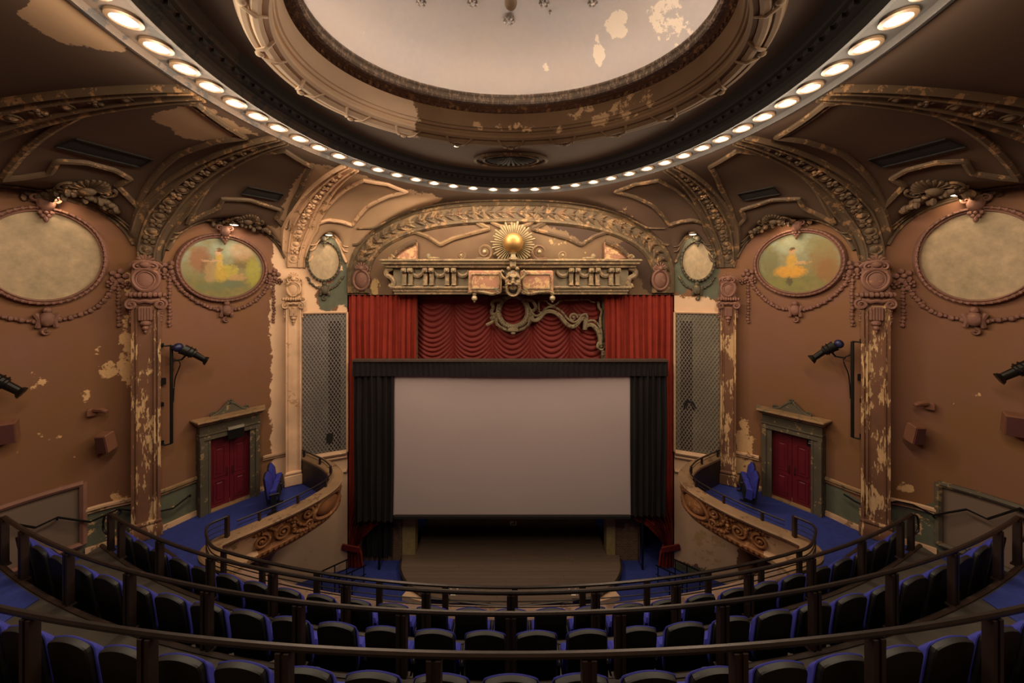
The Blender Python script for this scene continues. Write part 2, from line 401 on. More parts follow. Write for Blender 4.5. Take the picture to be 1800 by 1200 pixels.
_ok = WP[:, 1] > .8; _rat = WP[_ok, 0] / WP[_ok, 1]
def s_of(u): return float(np.interp(-(u - U0) / F, -_rat, WS[_ok]))
def wxy(s): s = np.asarray(s, float); return np.stack([np.where(s < 0, -XP - s, np.interp(s, WS, WP[:, 0])), np.where(s < 0, YP, np.interp(s, WS, WP[:, 1]))], -1)
def wnorm(s):
    d = wxy(np.asarray(s) - .05) - wxy(np.asarray(s) + .05); d = d / np.linalg.norm(d, axis=-1, keepdims=True)
    return np.stack([d[..., 1], -d[..., 0]], -1)          # towards the room
def z_of(u, v): return (HV - v) * float(wxy(s_of(u))[1]) / F
def wallmap(s0, z0, side=-1):
    """front-view ornament space laid on the curved wall: x towards the stage on the left wall, -y into the room"""
    def f(V):
        s = s0 - V[:, 0]; p = wxy(s); n = wnorm(s)
        q = p - n * V[:, 1:2]; return np.c_[q[:, 0] * (-side), q[:, 1], V[:, 2] + z0]
    return f
def wmb(s0, z0, side): return MB(wallmap(s0, z0, side), flip=side > 0)
def wbase(s0, side, z=ZB): p = wxy(s0); return (float(p[0]) * (-side), float(p[1]), z)
sB3a, sB3b = s_of(541), s_of(612)
sB, sA, sA2, sA3 = s_of(516), s_of(258), float(np.interp(-5.6, -WP[:, 1], WS)), float(np.interp(-1.0, -WP[:, 1], WS))
LEND = WS[-1]
BAYS = [(sB3b, sB3a, .25, 1.72), (s_of(504), s_of(287), .72, 1.42), (s_of(243), sA2 - .3, .8, 1.45), (sA2 + .3, sA3 - .3, .8, 1.5), (sA3 + .3, LEND, .8, 1.5)]
Z0 = .8
def ring_pt(th, d=0): return np.stack([(RA + d) * np.sin(th), CY + (RB + d) * np.cos(th)], -1)
def e_of(s):
    p = wxy(s); x, y = p[..., 0], p[..., 1] - CY; k = 1 / np.sqrt((x / (RA + .3))**2 + (y / (RB + .3))**2)
    return np.stack([x * k, CY + y * k], -1)
def lun(s):
    s = np.asarray(s, float); z = np.full(s.shape, -9.)
    for (a, b, zs, h) in BAYS:
        t = np.clip((s - a) / (b - a), 0, 1); q = np.clip(1 - np.abs(2*t - 1)**2.3, 0, None)
        z = np.maximum(z, np.where((s >= a) & (s <= b), zs + h * q**.5, -9.))
    q = np.clip(1 - (np.abs(s + XP) / XP)**2.5, 0, None)
    return np.where(s < 0, .3 + 2.86 * q**.4, z)
def ceil_z(s, r):
    c = Z0 + (ZR + .02 - Z0) * np.sqrt(np.clip(1 - (1 - r)**2, 0, None)); l = lun(s)
    return .5 * (c + l + np.sqrt((c - l)**2 + .01))
def ceilP(s, r, side=-1):
    s, r = np.broadcast_arrays(np.asarray(s, float), np.asarray(r, float)); w, e = wxy(s), e_of(s)
    p = w + (e - w) * r[..., None]
    return np.stack([p[..., 0] * (-side), p[..., 1], ceil_z(s, r)], -1)
def ceilN(s, r, side=-1):
    a = ceilP(s + .03, r, side) - ceilP(s - .03, r, side); b = ceilP(s, np.clip(r + .01, 0, 1), side) - ceilP(s, np.clip(r - .01, 0, 1), side)
    n = np.cross(a, b); n /= np.linalg.norm(n, axis=-1, keepdims=True) + 1e-9
    return np.where(n[..., 2:3] > 0, -n, n)
_cs, _cr = np.meshgrid(np.linspace(-XP, sA2 + 3, 340), np.linspace(.01, .99, 130), indexing='ij')
_cu, _cv = [q.reshape(_cs.shape) for q in proj(ceilP(_cs, _cr).reshape(-1, 3))]
def ceil_at(u, v):
    k = np.argmin((_cu - u)**2 + (_cv - v)**2); return _cs.flat[k], _cr.flat[k]
def ceil_path(pts, n=24, off=.03, side=-1, closed=False, smooth=True):
    """path on the vault through (s, r) points"""
    P = np.array(pts, float)
    if closed: P = np.vstack([P, P[:1]])
    d = np.r_[0, np.cumsum(np.hypot(np.diff(P[:, 0]), np.diff(P[:, 1]) * 5))]; t = np.linspace(0, d[-1], n * (len(P) - 1) + 1)
    s, r = np.interp(t, d, P[:, 0]), np.interp(t, d, P[:, 1])
    return ceilP(s, r, side) + ceilN(s, r, side) * off
def poly_sd(u, v, poly):
    """signed distance in pixels to a polygon, positive inside"""
    P = np.array(poly, float); dmin = np.full(u.shape, 1e9); ins = np.zeros(u.shape, bool)
    for i in range(len(P)):
        a, b = P[i], P[(i+1) % len(P)]; e = b - a; w = np.stack([u - a[0], v - a[1]], -1)
        t = np.clip((w @ e) / (e @ e + 1e-9), 0, 1); q = w - t[..., None] * e; dmin = np.minimum(dmin, np.hypot(q[..., 0], q[..., 1]))
        c = ((a[1] > v) != (b[1] > v)) & (u < (b[0]-a[0]) * (v - a[1]) / (b[1] - a[1] + 1e-9) + a[0]); ins ^= c
    return np.where(ins, dmin, -dmin)
def area(polys, k=22.):
    def f(V):
        u, v = proj(V); d = np.full(u.shape, -99.)
        for p in polys: d = np.maximum(d, poly_sd(u, v, p))
        return np.where(V[:, 1] > .5, np.clip(d / k, -3, 3), -3)
    return f
def spots(lst, base=-.2):
    def f(V):
        u, v = proj(V); d = np.full(u.shape, base)
        for (a, b, ru, rv, st) in lst: d = np.maximum(d, base + (st - base) * np.clip(1.25 - ((u-a)/ru)**2 - ((v-b)/rv)**2, 0, 1))
        return np.where(V[:, 1] > .5, d, base)
    return f
GREEN = [[(616, 395), (560, 405), (552, 412), (588, 440), (602, 470), (575, 500), (556, 515), (562, 548), (580, 549), (600, 536), (616, 545)],
         [(278, 868), (356, 840), (356, 912), (278, 952)], [(150, 893), (238, 889), (238, 985), (140, 975)],
         [(1180, 395), (1245, 395), (1266, 470), (1266, 528), (1240, 524), (1215, 508), (1195, 520), (1180, 514)],
         [(1442, 845), (1518, 880), (1518, 940), (1442, 905)], [(1555, 885), (1656, 880), (1668, 975), (1620, 960), (1555, 955)],
         [(1185, 985), (1240, 1000), (1240, 1040), (1185, 1040)]]
CREAM = [[(478, 380), (480, 470), (474, 560), (479, 650), (473, 720), (478, 800), (470, 870), (440, 1040), (625, 1040), (625, 380)],
         [(1172, 516), (1268, 528), (1292, 800), (1300, 1040), (1172, 1040)]]
_g, _c = area(GREEN), area(CREAM)
WATTR = dict(green=_g, cream=lambda V: np.minimum(_c(V), -_g(V)),
             peel=spots([(222, 620, 18, 85, .75), (190, 650, 24, 22, .6), (168, 607, 14, 22, .5), (148, 690, 14, 26, .45), (212, 873, 26, 14, .75), (60, 770, 70, 60, .22), (75, 690, 60, 70, .2), (120, 800, 60, 50, .18), (330, 800, 50, 40, .1), (1690, 690, 60, 60, .08),
                          (224, 500, 9, 30, .7), (190, 930, 60, 45, .5), (320, 905, 45, 40, .25), (150, 520, 30, 30, .15), (1310, 770, 22, 45, .75), (1300, 830, 30, 60, .65), (1590, 858, 26, 12, .75),
                          (1520, 905, 16, 60, .5), (1605, 925, 55, 45, .35), (1470, 930, 60, 16, .5), (1604, 565, 8, 8, .4), (1225, 520, 30, 14, .2), (1245, 970, 45, 60, .42), (1230, 940, 12, 14, .7), (550, 960, 60, 50, .15), (600, 960, 25, 25, .3), (260, 250, 30, 20, .1)]))
_cc = area([[(545, 285), (507, 335), (490, 385), (500, 398), (470, 398), (450, 408), (470, 440), (478, 480), (478, 620), (625, 620), (625, 520), (630, 470), (655, 420), (690, 392), (735, 372), (775, 352), (765, 340), (700, 332), (640, 308)],
            [(25, 22), (95, -30), (190, -30), (232, 95), (190, 92), (110, 78), (60, 50)], [(258, 207), (300, 192), (345, 178), (400, 208), (455, 238), (385, 248), (330, 245), (290, 222)]])
CATTR = dict(green=lambda V: np.full(len(V), -3.), cream=_cc, peel=spots([(745, 365, 40, 12, .2), (1100, 375, 30, 20, .3)], -.6))

# walls
zt = lambda s: ceil_z(s, 0.0)
def wall_grid(sv, side, z0, z1=None, nz=120):
    p = wxy(sv); top = zt(sv) if z1 is None else np.full(len(sv), z1); k = np.linspace(0, 1, nz)
    Z = z0 + (top - z0)[:, None] * k[None]
    return np.stack([np.broadcast_to(p[:, 0:1] * (-side), Z.shape), np.broadcast_to(p[:, 1:2], Z.shape), Z], -1)
for side, nm in ((-1, 'wall_left'), (1, 'wall_right')):
    m = MB(); sv = np.r_[np.linspace(0, sA2, 190), np.linspace(sA2, LEND, 60)[1:]]
    m.grid(wall_grid(sv, side, ZFLOOR), flip=side < 0); tag(m.build(nm, M_WALL, attrs=WATTR), kind='structure')
m = MB(); xs = np.linspace(-XP, XP, 121)
sx = -(XP - np.abs(xs)); topz = np.maximum(zt(np.minimum(sx, -1e-4)), .3); zz = np.linspace(0, 1, 30)
Zg = -.12 + (topz + .12)[:, None] * zz[None]
m.grid(np.stack([np.broadcast_to(xs[:, None], Zg.shape), np.full(Zg.shape, YP), Zg], -1), flip=False)
m.box((0, YP + .12, -.06), (2*XP, .22, .12))
TD = area([[(952, 356), (966, 396), (1002, 410), (1024, 432), (1060, 412), (1112, 416), (1090, 385), (1040, 362)], [(1112, 420), (1150, 470), (1186, 520), (1140, 520), (1118, 480), (1060, 455), (1080, 425)]])
TP = spots([(660, 505, 14, 22, .8), (980, 425, 30, 16, .35), (700, 445, 40, 20, .15), (900, 372, 40, 20, .1), (1020, 440, 25, 10, .3)], -.5)
WALLF = tag(m.build('wall_front', M_TYMP, attrs=dict(cream=TD, green=lambda V: np.full(len(V), -3.), peel=TP)), kind='structure')
m = MB(); m.box((0, -3.1, -3), (23, .2, 15)); tag(m.build('wall_back', M_WALL), kind='structure')
# stage house behind the opening
m = MB(); m.box((-7.3, 14.2, -4), (.2, 4.2, 12)); m.box((7.3, 14.2, -4), (.2, 4.2, 12)); m.box((0, 16.3, -4), (14.8, .2, 12)); m.box((0, 14.2, 2.0), (14.8, 4.3, .2))
tag(m.build('wall_stage', M_MASK), kind='structure')
m = MB(); m.box((0, 6.7, ZFLOOR - .1), (23, 19.6, .2)); tag(m.build('floor', M_CARPET), kind='structure')

# vaulted ceiling between the walls and the ring of lamps
m = MB(); rv = np.linspace(0, 1, 40)**1.7
sv = np.r_[np.linspace(-XP, -.001, 60), np.linspace(.001, sA2 + 1, 210), np.linspace(sA2 + 1, LEND, 50)[1:]]
for side in (-1, 1):
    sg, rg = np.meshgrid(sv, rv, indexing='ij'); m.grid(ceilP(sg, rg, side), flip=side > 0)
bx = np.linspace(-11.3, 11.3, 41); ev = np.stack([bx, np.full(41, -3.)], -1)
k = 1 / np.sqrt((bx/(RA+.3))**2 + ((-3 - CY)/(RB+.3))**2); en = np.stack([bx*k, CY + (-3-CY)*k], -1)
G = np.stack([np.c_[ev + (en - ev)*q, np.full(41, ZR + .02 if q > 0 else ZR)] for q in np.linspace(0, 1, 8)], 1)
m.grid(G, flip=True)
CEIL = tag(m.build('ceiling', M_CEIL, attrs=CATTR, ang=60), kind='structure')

# oval soffit with the lamps, cornice, flat of the ceiling and dome mouldings: profiles swept round concentric ovals
def oval_sweep(mb, prof, base, n=160, flip=False):
    a, b = base; th = np.linspace(0, 2*PI, n, endpoint=False)
    V = np.stack([np.stack([(a + d)*np.sin(th), CY + (b + d)*np.cos(th), np.full(n, z)], -1) for d, z in prof], 1)
    V = np.concatenate([V, V[:1]], 0); mb.grid(V, flip)
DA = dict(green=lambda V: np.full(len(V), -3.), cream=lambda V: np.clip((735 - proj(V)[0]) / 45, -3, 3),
          peel=spots([(930, 225, 150, 16, .42), (1060, 200, 90, 30, .5), (1130, 170, 60, 30, .45), (860, 215, 100, 10, .45)], -.5))
RING, DOME = (RA, RB), (3.08, 2.17)
m = MB(); oval_sweep(m, [(.34, 3.24), (.34, 3.12), (.27, 3.10), (.24, 3.18), (-.24, 3.18), (-.27, 3.12), (-.34, 3.10), (-.37, 3.2), (-.42, 3.24)], RING)
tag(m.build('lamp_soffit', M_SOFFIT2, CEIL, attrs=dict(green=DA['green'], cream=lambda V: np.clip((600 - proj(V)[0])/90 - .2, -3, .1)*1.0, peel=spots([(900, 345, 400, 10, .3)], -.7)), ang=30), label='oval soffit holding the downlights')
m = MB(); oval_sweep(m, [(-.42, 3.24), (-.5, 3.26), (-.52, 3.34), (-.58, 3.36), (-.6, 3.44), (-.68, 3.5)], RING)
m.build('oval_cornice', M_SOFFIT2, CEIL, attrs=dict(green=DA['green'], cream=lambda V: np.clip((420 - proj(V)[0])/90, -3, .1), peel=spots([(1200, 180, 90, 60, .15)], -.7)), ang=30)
m = MB(); th = np.linspace(0, 2*PI, 160, endpoint=False)
A1 = np.stack([(RA-.68)*np.sin(th), CY + (RB-.68)*np.cos(th)], -1); A2_ = np.stack([3.66*np.sin(th), CY + 2.75*np.cos(th)], -1)
G = np.stack([np.c_[A1*(1-q) + A2_*q, np.full(160, 3.5)] for q in np.linspace(0, 1, 6)], 1); m.grid(np.concatenate([G, G[:1]], 0))
m.build('flat_ceiling', M_CEIL, CEIL, attrs=dict(green=DA['green'], cream=lambda V: np.full(len(V), -3.), peel=lambda V: np.full(len(V), -.6)))
m = MB()
for k in range(150):
    t = 2*PI*(k + .5)/150; p = ring_pt(np.array(t), -.55); q = ring_pt(np.array(t), -.47); m.beam((*p, 3.29), (*q, 3.29), .09, .06)
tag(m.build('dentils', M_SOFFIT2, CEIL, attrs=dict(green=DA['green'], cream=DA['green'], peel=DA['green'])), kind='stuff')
def oval_tube(mb, d, z, r, base=DOME, n=150, sides=8):
    th = np.linspace(0, 2*PI, n, endpoint=False); mb.tube(np.stack([(base[0]+d)*np.sin(th), CY+(base[1]+d)*np.cos(th), np.full(n, z)], -1), r, sides, closed=True)
for d, z, r in ((.52, 3.44, .07), (.4, 3.42, .075), (.29, 3.48, .068)):
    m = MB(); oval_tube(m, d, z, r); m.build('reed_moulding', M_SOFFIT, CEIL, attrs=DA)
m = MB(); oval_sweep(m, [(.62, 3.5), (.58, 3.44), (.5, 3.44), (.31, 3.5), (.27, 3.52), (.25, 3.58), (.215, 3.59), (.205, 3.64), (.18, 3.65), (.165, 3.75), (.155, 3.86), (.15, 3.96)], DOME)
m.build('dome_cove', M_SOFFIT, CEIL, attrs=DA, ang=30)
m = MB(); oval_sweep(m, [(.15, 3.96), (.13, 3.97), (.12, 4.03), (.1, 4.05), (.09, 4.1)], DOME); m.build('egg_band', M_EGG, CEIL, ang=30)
m = MB(); th = np.linspace(0, 2*PI, 130, endpoint=False)
for t in th: m.blob((*(np.array((0, CY)) + np.array(((DOME[0]+.125)*math.sin(t), (DOME[1]+.125)*math.cos(t)))), 4.0), (.04, .04, .03), 5, 4)
tag(m.build('egg_enrichment', M_EGG, CEIL), kind='stuff')
m = MB(); oval_sweep(m, [(.09, 4.1), (.0, 4.09), (-.03, 4.12), (-.02, 4.17), (.02, 4.19), (.02, 4.23), (-.01, 4.26), (0, 4.3), (.06, 4.33), (.075, 4.26), (1.16, 4.26)], DOME); m.build('dome_rim', M_RIM, CEIL, ang=30)
m = MB(); m.grid(np.stack([np.stack([(4.2*c)*np.sin(np.r_[th, th[0]]), CY + (3.3*c)*np.cos(np.r_[th, th[0]]), np.full(131, z)], -1)
    for c, z in [(math.cos(a)**.8, 4.26 + 1.6*math.sin(a)) for a in np.linspace(0, PI/2 - .01, 26)]], 1))
m.build('dome_shell', M_DOME, CEIL, attrs=dict(peel=spots([(1052, 90, 16, 45, .8), (1085, 45, 28, 42, .75), (958, 118, 14, 16, .7), (1170, 30, 60, 60, .55), (1200, 60, 40, 50, .4), (795, 52, 12, 10, .4), (770, 108, 8, 10, .3), (640, 50, 30, 60, .2), (900, 165, 120, 8, .3)], -.5)))
for k in range(18):                                  # ribbons tied round the reeds
    t = 2*PI*k/18; m = MB()
    c = lambda tt, d, z: np.array(((DOME[0]+d)*math.sin(tt), CY+(DOME[1]+d)*math.cos(tt), z))
    e = .085
    for sg in (-1, 1):
        m.tube([c(t + sg*e*.1, .60, 3.47), c(t + sg*e*.35, .52, 3.36), c(t + sg*e*.7, .40, 3.34), c(t + sg*e*1.0, .28, 3.42), c(t + sg*e*1.2, .25, 3.5)], [.025, .035, .035, .03, .015], 5, flat=.5)
    m.blob(c(t, .53, 3.36), (.06, .06, .035)); m.build('ribbon_tie', M_SOFFIT, CEIL, attrs=DA)
# finial and plaster rosettes under the dome
fin = empty('dome_finial', (0, 5.35, 5.1), 'white ball finial with a plaster rosette hanging from the centre of the dome', 'finial')
m = MB(); m.lathe((0, 5.35, 0), [(.02, 5.86), (.03, 5.0), (.05, 4.75), (.1, 4.7), (.06, 4.66), (.02, 4.6)], 12); m.build('stem', M_RIM, fin)
m = MB(); m.blob((0, 5.35, 4.52), (.1, .1, .1), 14, 10); m.build('ball', plain('finial_white', 'c9b99a', .4), fin)
m = MB()
for k in range(8): a = k*PI/4; m.blob((.2*math.cos(a), 5.35 + .2*math.sin(a), 5.82), (.09, .09, .05), 6, 5)
m.build('rosette', M_RIM, fin)
def dome_z(x, y):
    q = math.hypot(x/4.2, (y-CY)/3.3); a = math.acos(min(1, q**1.25)); return 4.26 + 1.6*math.sin(a)
for (u, v, r) in ((740, 0, .09), (831, 1, .1), (895, 33, .11), (957, 1, .1), (1042, 1, .09), (967, 20, .03)):
    z = 5.3
    for _ in range(20):
        Y = z*F/(HV-v); x = (u-U0)*Y/F; z = dome_z(x, Y)
    m = MB(); m.lathe((x, Y, z - .05), [(.02, -.03), (r*.5, -.02), (r*.55, .02), (r, .02), (r, .06)], 12)
    if r > .05:
        for k in range(6): a = k*PI/3; m.blob((x + r*.8*math.cos(a), Y + r*.8*math.sin(a), z - .05), (r*.35, r*.35, .035), 6, 4)
    o = m.build('dome_rosette', M_RIM); tag(o, {740: 'white plaster rosette on the dome, leftmost of those in view', 831: 'white plaster rosette on the dome just left of the ball finial', 895: 'white plaster rosette on the dome just in front of the ball finial', 957: 'white plaster rosette on the dome just right of the ball finial', 1042: 'white plaster rosette on the dome, rightmost of those in view', 967: 'tiny round plate on the dome right of the front rosette'}[u], 'rosette', 'plaster rosettes on the dome')
# fan-shaped oval grille on the flat ceiling
g0 = empty('ceiling_grille', (0, 9.05, 3.5), 'dark oval fan-ribbed plaster grille on the ceiling in front of the dome', 'grille')
m = MB(); thg = np.linspace(0, 2*PI, 48, endpoint=False)
for rr, w in ((.95, .04), (.72, .03)): m.tube(np.stack([rr*np.sin(thg), 9.05 + rr*.5*np.cos(thg), np.full(48, 3.47)], -1), w, 6, closed=True)
m.build('frame', M_DARKORN, g0)
for k in range(14):
    a = PI*(k + .5)/14; m = MB(); m.tube([(.1*math.cos(a), 8.8 + .05*math.sin(a), 3.48), (.4*math.cos(a), 8.82 + .28*math.sin(a), 3.45), (.66*math.cos(a), 8.85 + .5*math.sin(a), 3.48)], [.012, .04, .05], 5); m.build('rib', M_VENT, g0)

# ring of downlights
LIGHTS = [(228,37),(280,84),(327,122),(371,153),(413,182),(452,205),(491,225),(528,244),(564,259),(600,273),(634,286),(667,297),(700,306),(733,314),(764,321),(797,327),(832,330),(867,332),(904,332),(940,332),(976,329),(1010,324),(1042,319),(1071,311),(1101,302),(1131,293),(1162,283),(1194,271),(1227,258),(1260,243),(1296,225),(1332,205),(1370,181),(1409,155),(1452,123),(1497,85),(1547,40),(1604,-12)]
ang = []
for (u, v) in LIGHTS:
    Y = 3.15*F/(HV-v); x = (u-U0)*Y/F; ang.append(math.atan2(x/RA, (Y-CY)/RB))
st = (ang[0] - ang[3]) / 3; a = ang[0] + st; back = []
while a > ang[-1] - 2*PI + abs(st)*.7 : back.append(a); a += st
back = [q for q in back if ring_pt(np.array(q))[1] > 1.6]
allang = back[::-1] + ang; nb = len(back); mid = nb + 18
lamp = empty('downlight', (0, 0, 0))
m = MB(); m.lathe((0, 0, 0), [(.125, .03), (.165, .03), (.165, 0), (.125, -.015), (.12, .0), (.12, .02)], 20); m.build('trim_ring', M_TRIM, lamp)
m = MB(); m.lathe((0, 0, 0), [(.0, -.012), (.08, -.01), (.122, .004), (.122, .02)], 20); m.build('lens', M_LAMP, lamp)
light('downlight_lamp', 'SPOT', LAMP_W*.85, WARM, (0, 0, -.06), lamp, .07, math.radians(177), .12); light('downlight_fill', 'POINT', LAMP_W*.25, WARM, (0, 0, -.2), lamp, .08)  # point fill added under the lens to lift vault and dome mouldings
for i, a in enumerate(allang):
    o = lamp if i == 0 else copy_tree(lamp); p = ring_pt(np.array(a)); o.location = (*p, 3.15)
    k = i - mid
    if i < nb and p[0] > 0: k = len(LIGHTS) - 18 + sum(1 for q in back if ring_pt(np.array(q))[0] > 0 and ring_pt(np.array(q))[1] > p[1])
    elif i < nb: k = -19 - sum(1 for q in back if ring_pt(np.array(q))[0] < 0 and ring_pt(np.array(q))[1] > p[1])
    if k == 0: lab = 'round warm downlight at the lowest point of the ring, centre of the row'
    else: lab = f'round warm downlight, {ORD[min(abs(k),29)-1]} to the {"left" if k < 0 else "right"} of the lowest one in the ring'
    tag(o, lab, 'downlight', 'ring of downlights')
for (u, v, w) in ((802, 257, 'left'), (993, 255, 'right')):
    Y = 3.4*F/(HV-v); o = copy_tree(lamp); o.scale = (.45,)*3; o.location = ((u-U0)*Y/F, Y, 3.4)
    for ch in list(o.children):
        if ch.type == 'LIGHT': bpy.data.objects.remove(ch)
    tag(o, f'small dim downlight beside the dome moulding, the {w} one of the pair', 'downlight', 'pair of small downlights below the dome')
# cove lamps lying behind the rim of the dome
m = MB(); oval_tube(m, .115, 4.30, .016, sides=6)
tag(m.build('cove_tube', glow('cove_glow', (1, .9, .82, 1), DOME_E)), 'thin glowing cove tube hidden behind the rim of the dome', 'lamp')

# ------------------------------------------------------------------ ribs and panel mouldings of the vault
def mir(u, side): return u if side < 0 else 2*U0 - u
PROF = [(-.56, 0), (-.56, .07), (-.5, .12), (-.44, .07), (-.3, .06), (-.27, .12), (-.22, .12), (-.2, .06), (.2, .06), (.22, .12), (.27, .12), (.3, .06), (.44, .07), (.5, .12), (.56, .07), (.56, 0)]
RSC = lambda r: (1 - .36*np.asarray(r))*(.6 + .4*np.clip(np.asarray(r)/.14, 0, 1))
_ros = None
def rib(s0, side, nros, mat):
    r = np.linspace(.0, .995, 46)**1.5
    sc = RSC(r)
    G = np.stack([ceilP(s0 + d*sc, r, side) + ceilN(np.full(46, s0), r, side)*o for d, o in PROF], 1)
    m = MB(); m.grid(G, flip=side < 0); o = m.build('vault_rib', mat, CEIL, attrs=CATTR if mat is M_CEIL else None, ang=35)
    for k in range(nros):
        rr = (.012 + .88*(k + .5)/nros)**1.5; sc = float(1 - .36*rr)*.85
        p = ceilP(np.array(s0), np.array(rr), side); n = ceilN(np.array(s0), np.array(rr), side)
        a = unit(ceilP(np.array(s0 + .05), np.array(rr), side) - ceilP(np.array(s0 - .05), np.array(rr), side)); b = np.cross(n, a)
        mat4 = np.eye(4); mat4[:3, 0], mat4[:3, 1], mat4[:3, 2], mat4[:3, 3] = a*sc, b*sc, n*sc, p + n*.06
        m = MB()
        if k % 2 == 0: m.lathe((0, 0, 0), [(.17, 0), (.17, .05), (.12, .03), (.06, .07), (.02, .09)], 10, local=mat4)
        else:
            for q in range(4): m.blob((.1*math.cos(q*PI/2 + .78), .1*math.sin(q*PI/2 + .78), .03), (.075, .075, .06), 6, 4, local=mat4)
            m.blob((0, 0, .05), .05, 6, 4, local=mat4)
        m.build('rosette', mat if mat is not M_CEIL else M_DARKORN, o)
for side in (-1, 1):
    rib(sA, side, 17, M_DARKORN); rib(sA2, side, 15, M_DARKORN); rib(sB, side, 17, M_CREAMORN if side < 0 else M_DARKORN)
    PANELS = [([(330, 392), (345, 356), (372, 314), (410, 287), (452, 270), (500, 263), (548, 292), (530, 330), (512, 366), (505, 402), (487, 384), (495, 368), (440, 350), (393, 348), (384, 366)], M_DARKORN),
              ([(242, 363), (268, 312), (312, 270), (380, 247), (432, 240), (345, 178), (270, 169), (190, 180), (112, 213), (52, 256), (2, 315), (42, 308), (86, 301), (100, 280), (150, 283), (200, 297), (229, 312), (206, 326)], M_DARKORN),
              ([(620, 396), (627, 383), (648, 361), (682, 344), (715, 336), (680, 322), (640, 316), (606, 333), (577, 360), (556, 392), (576, 386), (600, 389)], M_CREAMORN if side < 0 else M_DARKORN)]
    for pts, mt in PANELS:
        SR = np.array([ceil_at(u, v) for u, v in pts]); c = SR.mean(0)
        for sc, r in ((1.0, .06), (.955, .03)):
            m = MB(); m.tube(ceil_path(c + (SR - c)*sc, 10, .02, side, closed=True), r, 6); m.build('vault_moulding', mt, CEIL)
    for i, (a, b, zs, h) in enumerate(BAYS[:3]):              # arch mouldings where the vault meets the wall
        mt = (M_CREAMORN if side < 0 else M_DARKORN) if i == 0 else M_DARKORN
        for off, dr, r in ((.05, .004, .045), (.03, .03, .03), (.03, .05, .02)):
            t = np.linspace(.015, .985, 60); s = a + (b - a)*t; m = MB()
            m.tube(ceilP(s, np.full(60, dr), side) + ceilN(s, np.full(60, dr + .01), side)*off, r, 6); m.build('arch_moulding', mt, CEIL)
for dr, r in ((.06, .05), (.17, .035)):  # lines round the proscenium vault
    s = np.linspace(-XP, -.12 - dr*.2, 70); P = ceilP(s, np.full(70, dr), -1) + np.array((0, 0, -.02)); Q = P[::-1].copy(); 
    R = np.vstack([P[::-1], (P*np.array((-1, 1, 1)))[1:]]); m = MB(); m.tube(R, r, 6); m.build('vault_moulding', M_CREAMORN if dr == .3 else M_DARKORN, CEIL)

def ceilmap(u, v, side, zr=5.0):
    s0, r0 = ceil_at(u, v)
    def f(V):
        s = s0 - V[:, 0]; r = np.clip(r0 + V[:, 2]/zr, .003, .99); return ceilP(s, r, side) - ceilN(s, r, side)*V[:, 1:2]
    p = ceilP(np.array(s0), np.array(r0), side); return f, tuple(float(q) for q in p)
SIDE = {-1: 'left', 1: 'right'}
for side in (-1, 1):
    for (u, v, w, nm, R) in ((190, 270, 1.5, 'near', .3), (462, 338, 1.05, 'far', .26)):   # dark vents
        f, p = ceilmap(u, v, side); root = empty('vault_vent', p, f'long dark ventilation slot in the {SIDE[side]} vault, the {"larger one over the blank oval" if nm == "near" else "smaller one over the oval painting"}', 'vent', 'vault vents')
        m = MB(f, flip=side > 0); G = np.stack(np.meshgrid(np.linspace(-w/2, w/2, 9), [0], np.linspace(-.17, .17, 4), indexing='ij'), -1)[:, 0]; G[..., 1] = -.02; m.grid(G); m.build('slot', M_VENT, root)
        m = MB(f, flip=side > 0); m.tube([(x, -.03, z) for x, z in ((-w/2, -.19), (w/2, -.19), (w/2, .19), (-w/2, .19))], .02, 4, closed=True); m.build('frame', M_VENT, root)
    for (u, v, k, path, nm) in ((152, 318, 1.0, [(43, 334), (80, 336), (118, 327), (150, 333), (180, 345), (204, 361)], 'blank oval'), (437, 374, .85, [(369, 393), (395, 385), (425, 382), (450, 392), (474, 402)], 'oval painting')):
        f, p = ceilmap(u, v + 10, side); root = empty('arch_crest', p, f'dark plaster shell with trailing leaves on the {SIDE[side]} vault above the {nm}', 'ornament', 'shell crests over the ovals')
        m = MB(f, flip=side > 0); m.shell(0, 0, .34*k, -.04, 11); m.blob((0, -.1, -.02), (.16*k, .1, .1*k)); m.build('shell', M_DARKORN, root)
        m = MB(); P = np.array([ceilP(np.array(a), np.array(max(b, .02)), side) for a, b in [ceil_at(*q) for q in path]]); P[:, 2] -= .08
        P = catmull(P, .09*k)
        for i, q in enumerate(P):
            m.blob(q + rng.normal(0, .03, 3), (.1*k, .1*k, .075*k), 6, 5); m.blob(q + np.array((0, 0, -.06)) + rng.normal(0, .05, 3), (.06*k, .06*k, .09*k), 5, 4)
        m.build('leaf_swag', M_DARKORN, root)
        for q in (-1, 1):
            m = MB(f, flip=side > 0); m.spiral(q*.34*k, .0, .14*k, 1.5, .035*k, PI/2, -q, -.08); m.build('scroll', M_DARKORN, root)

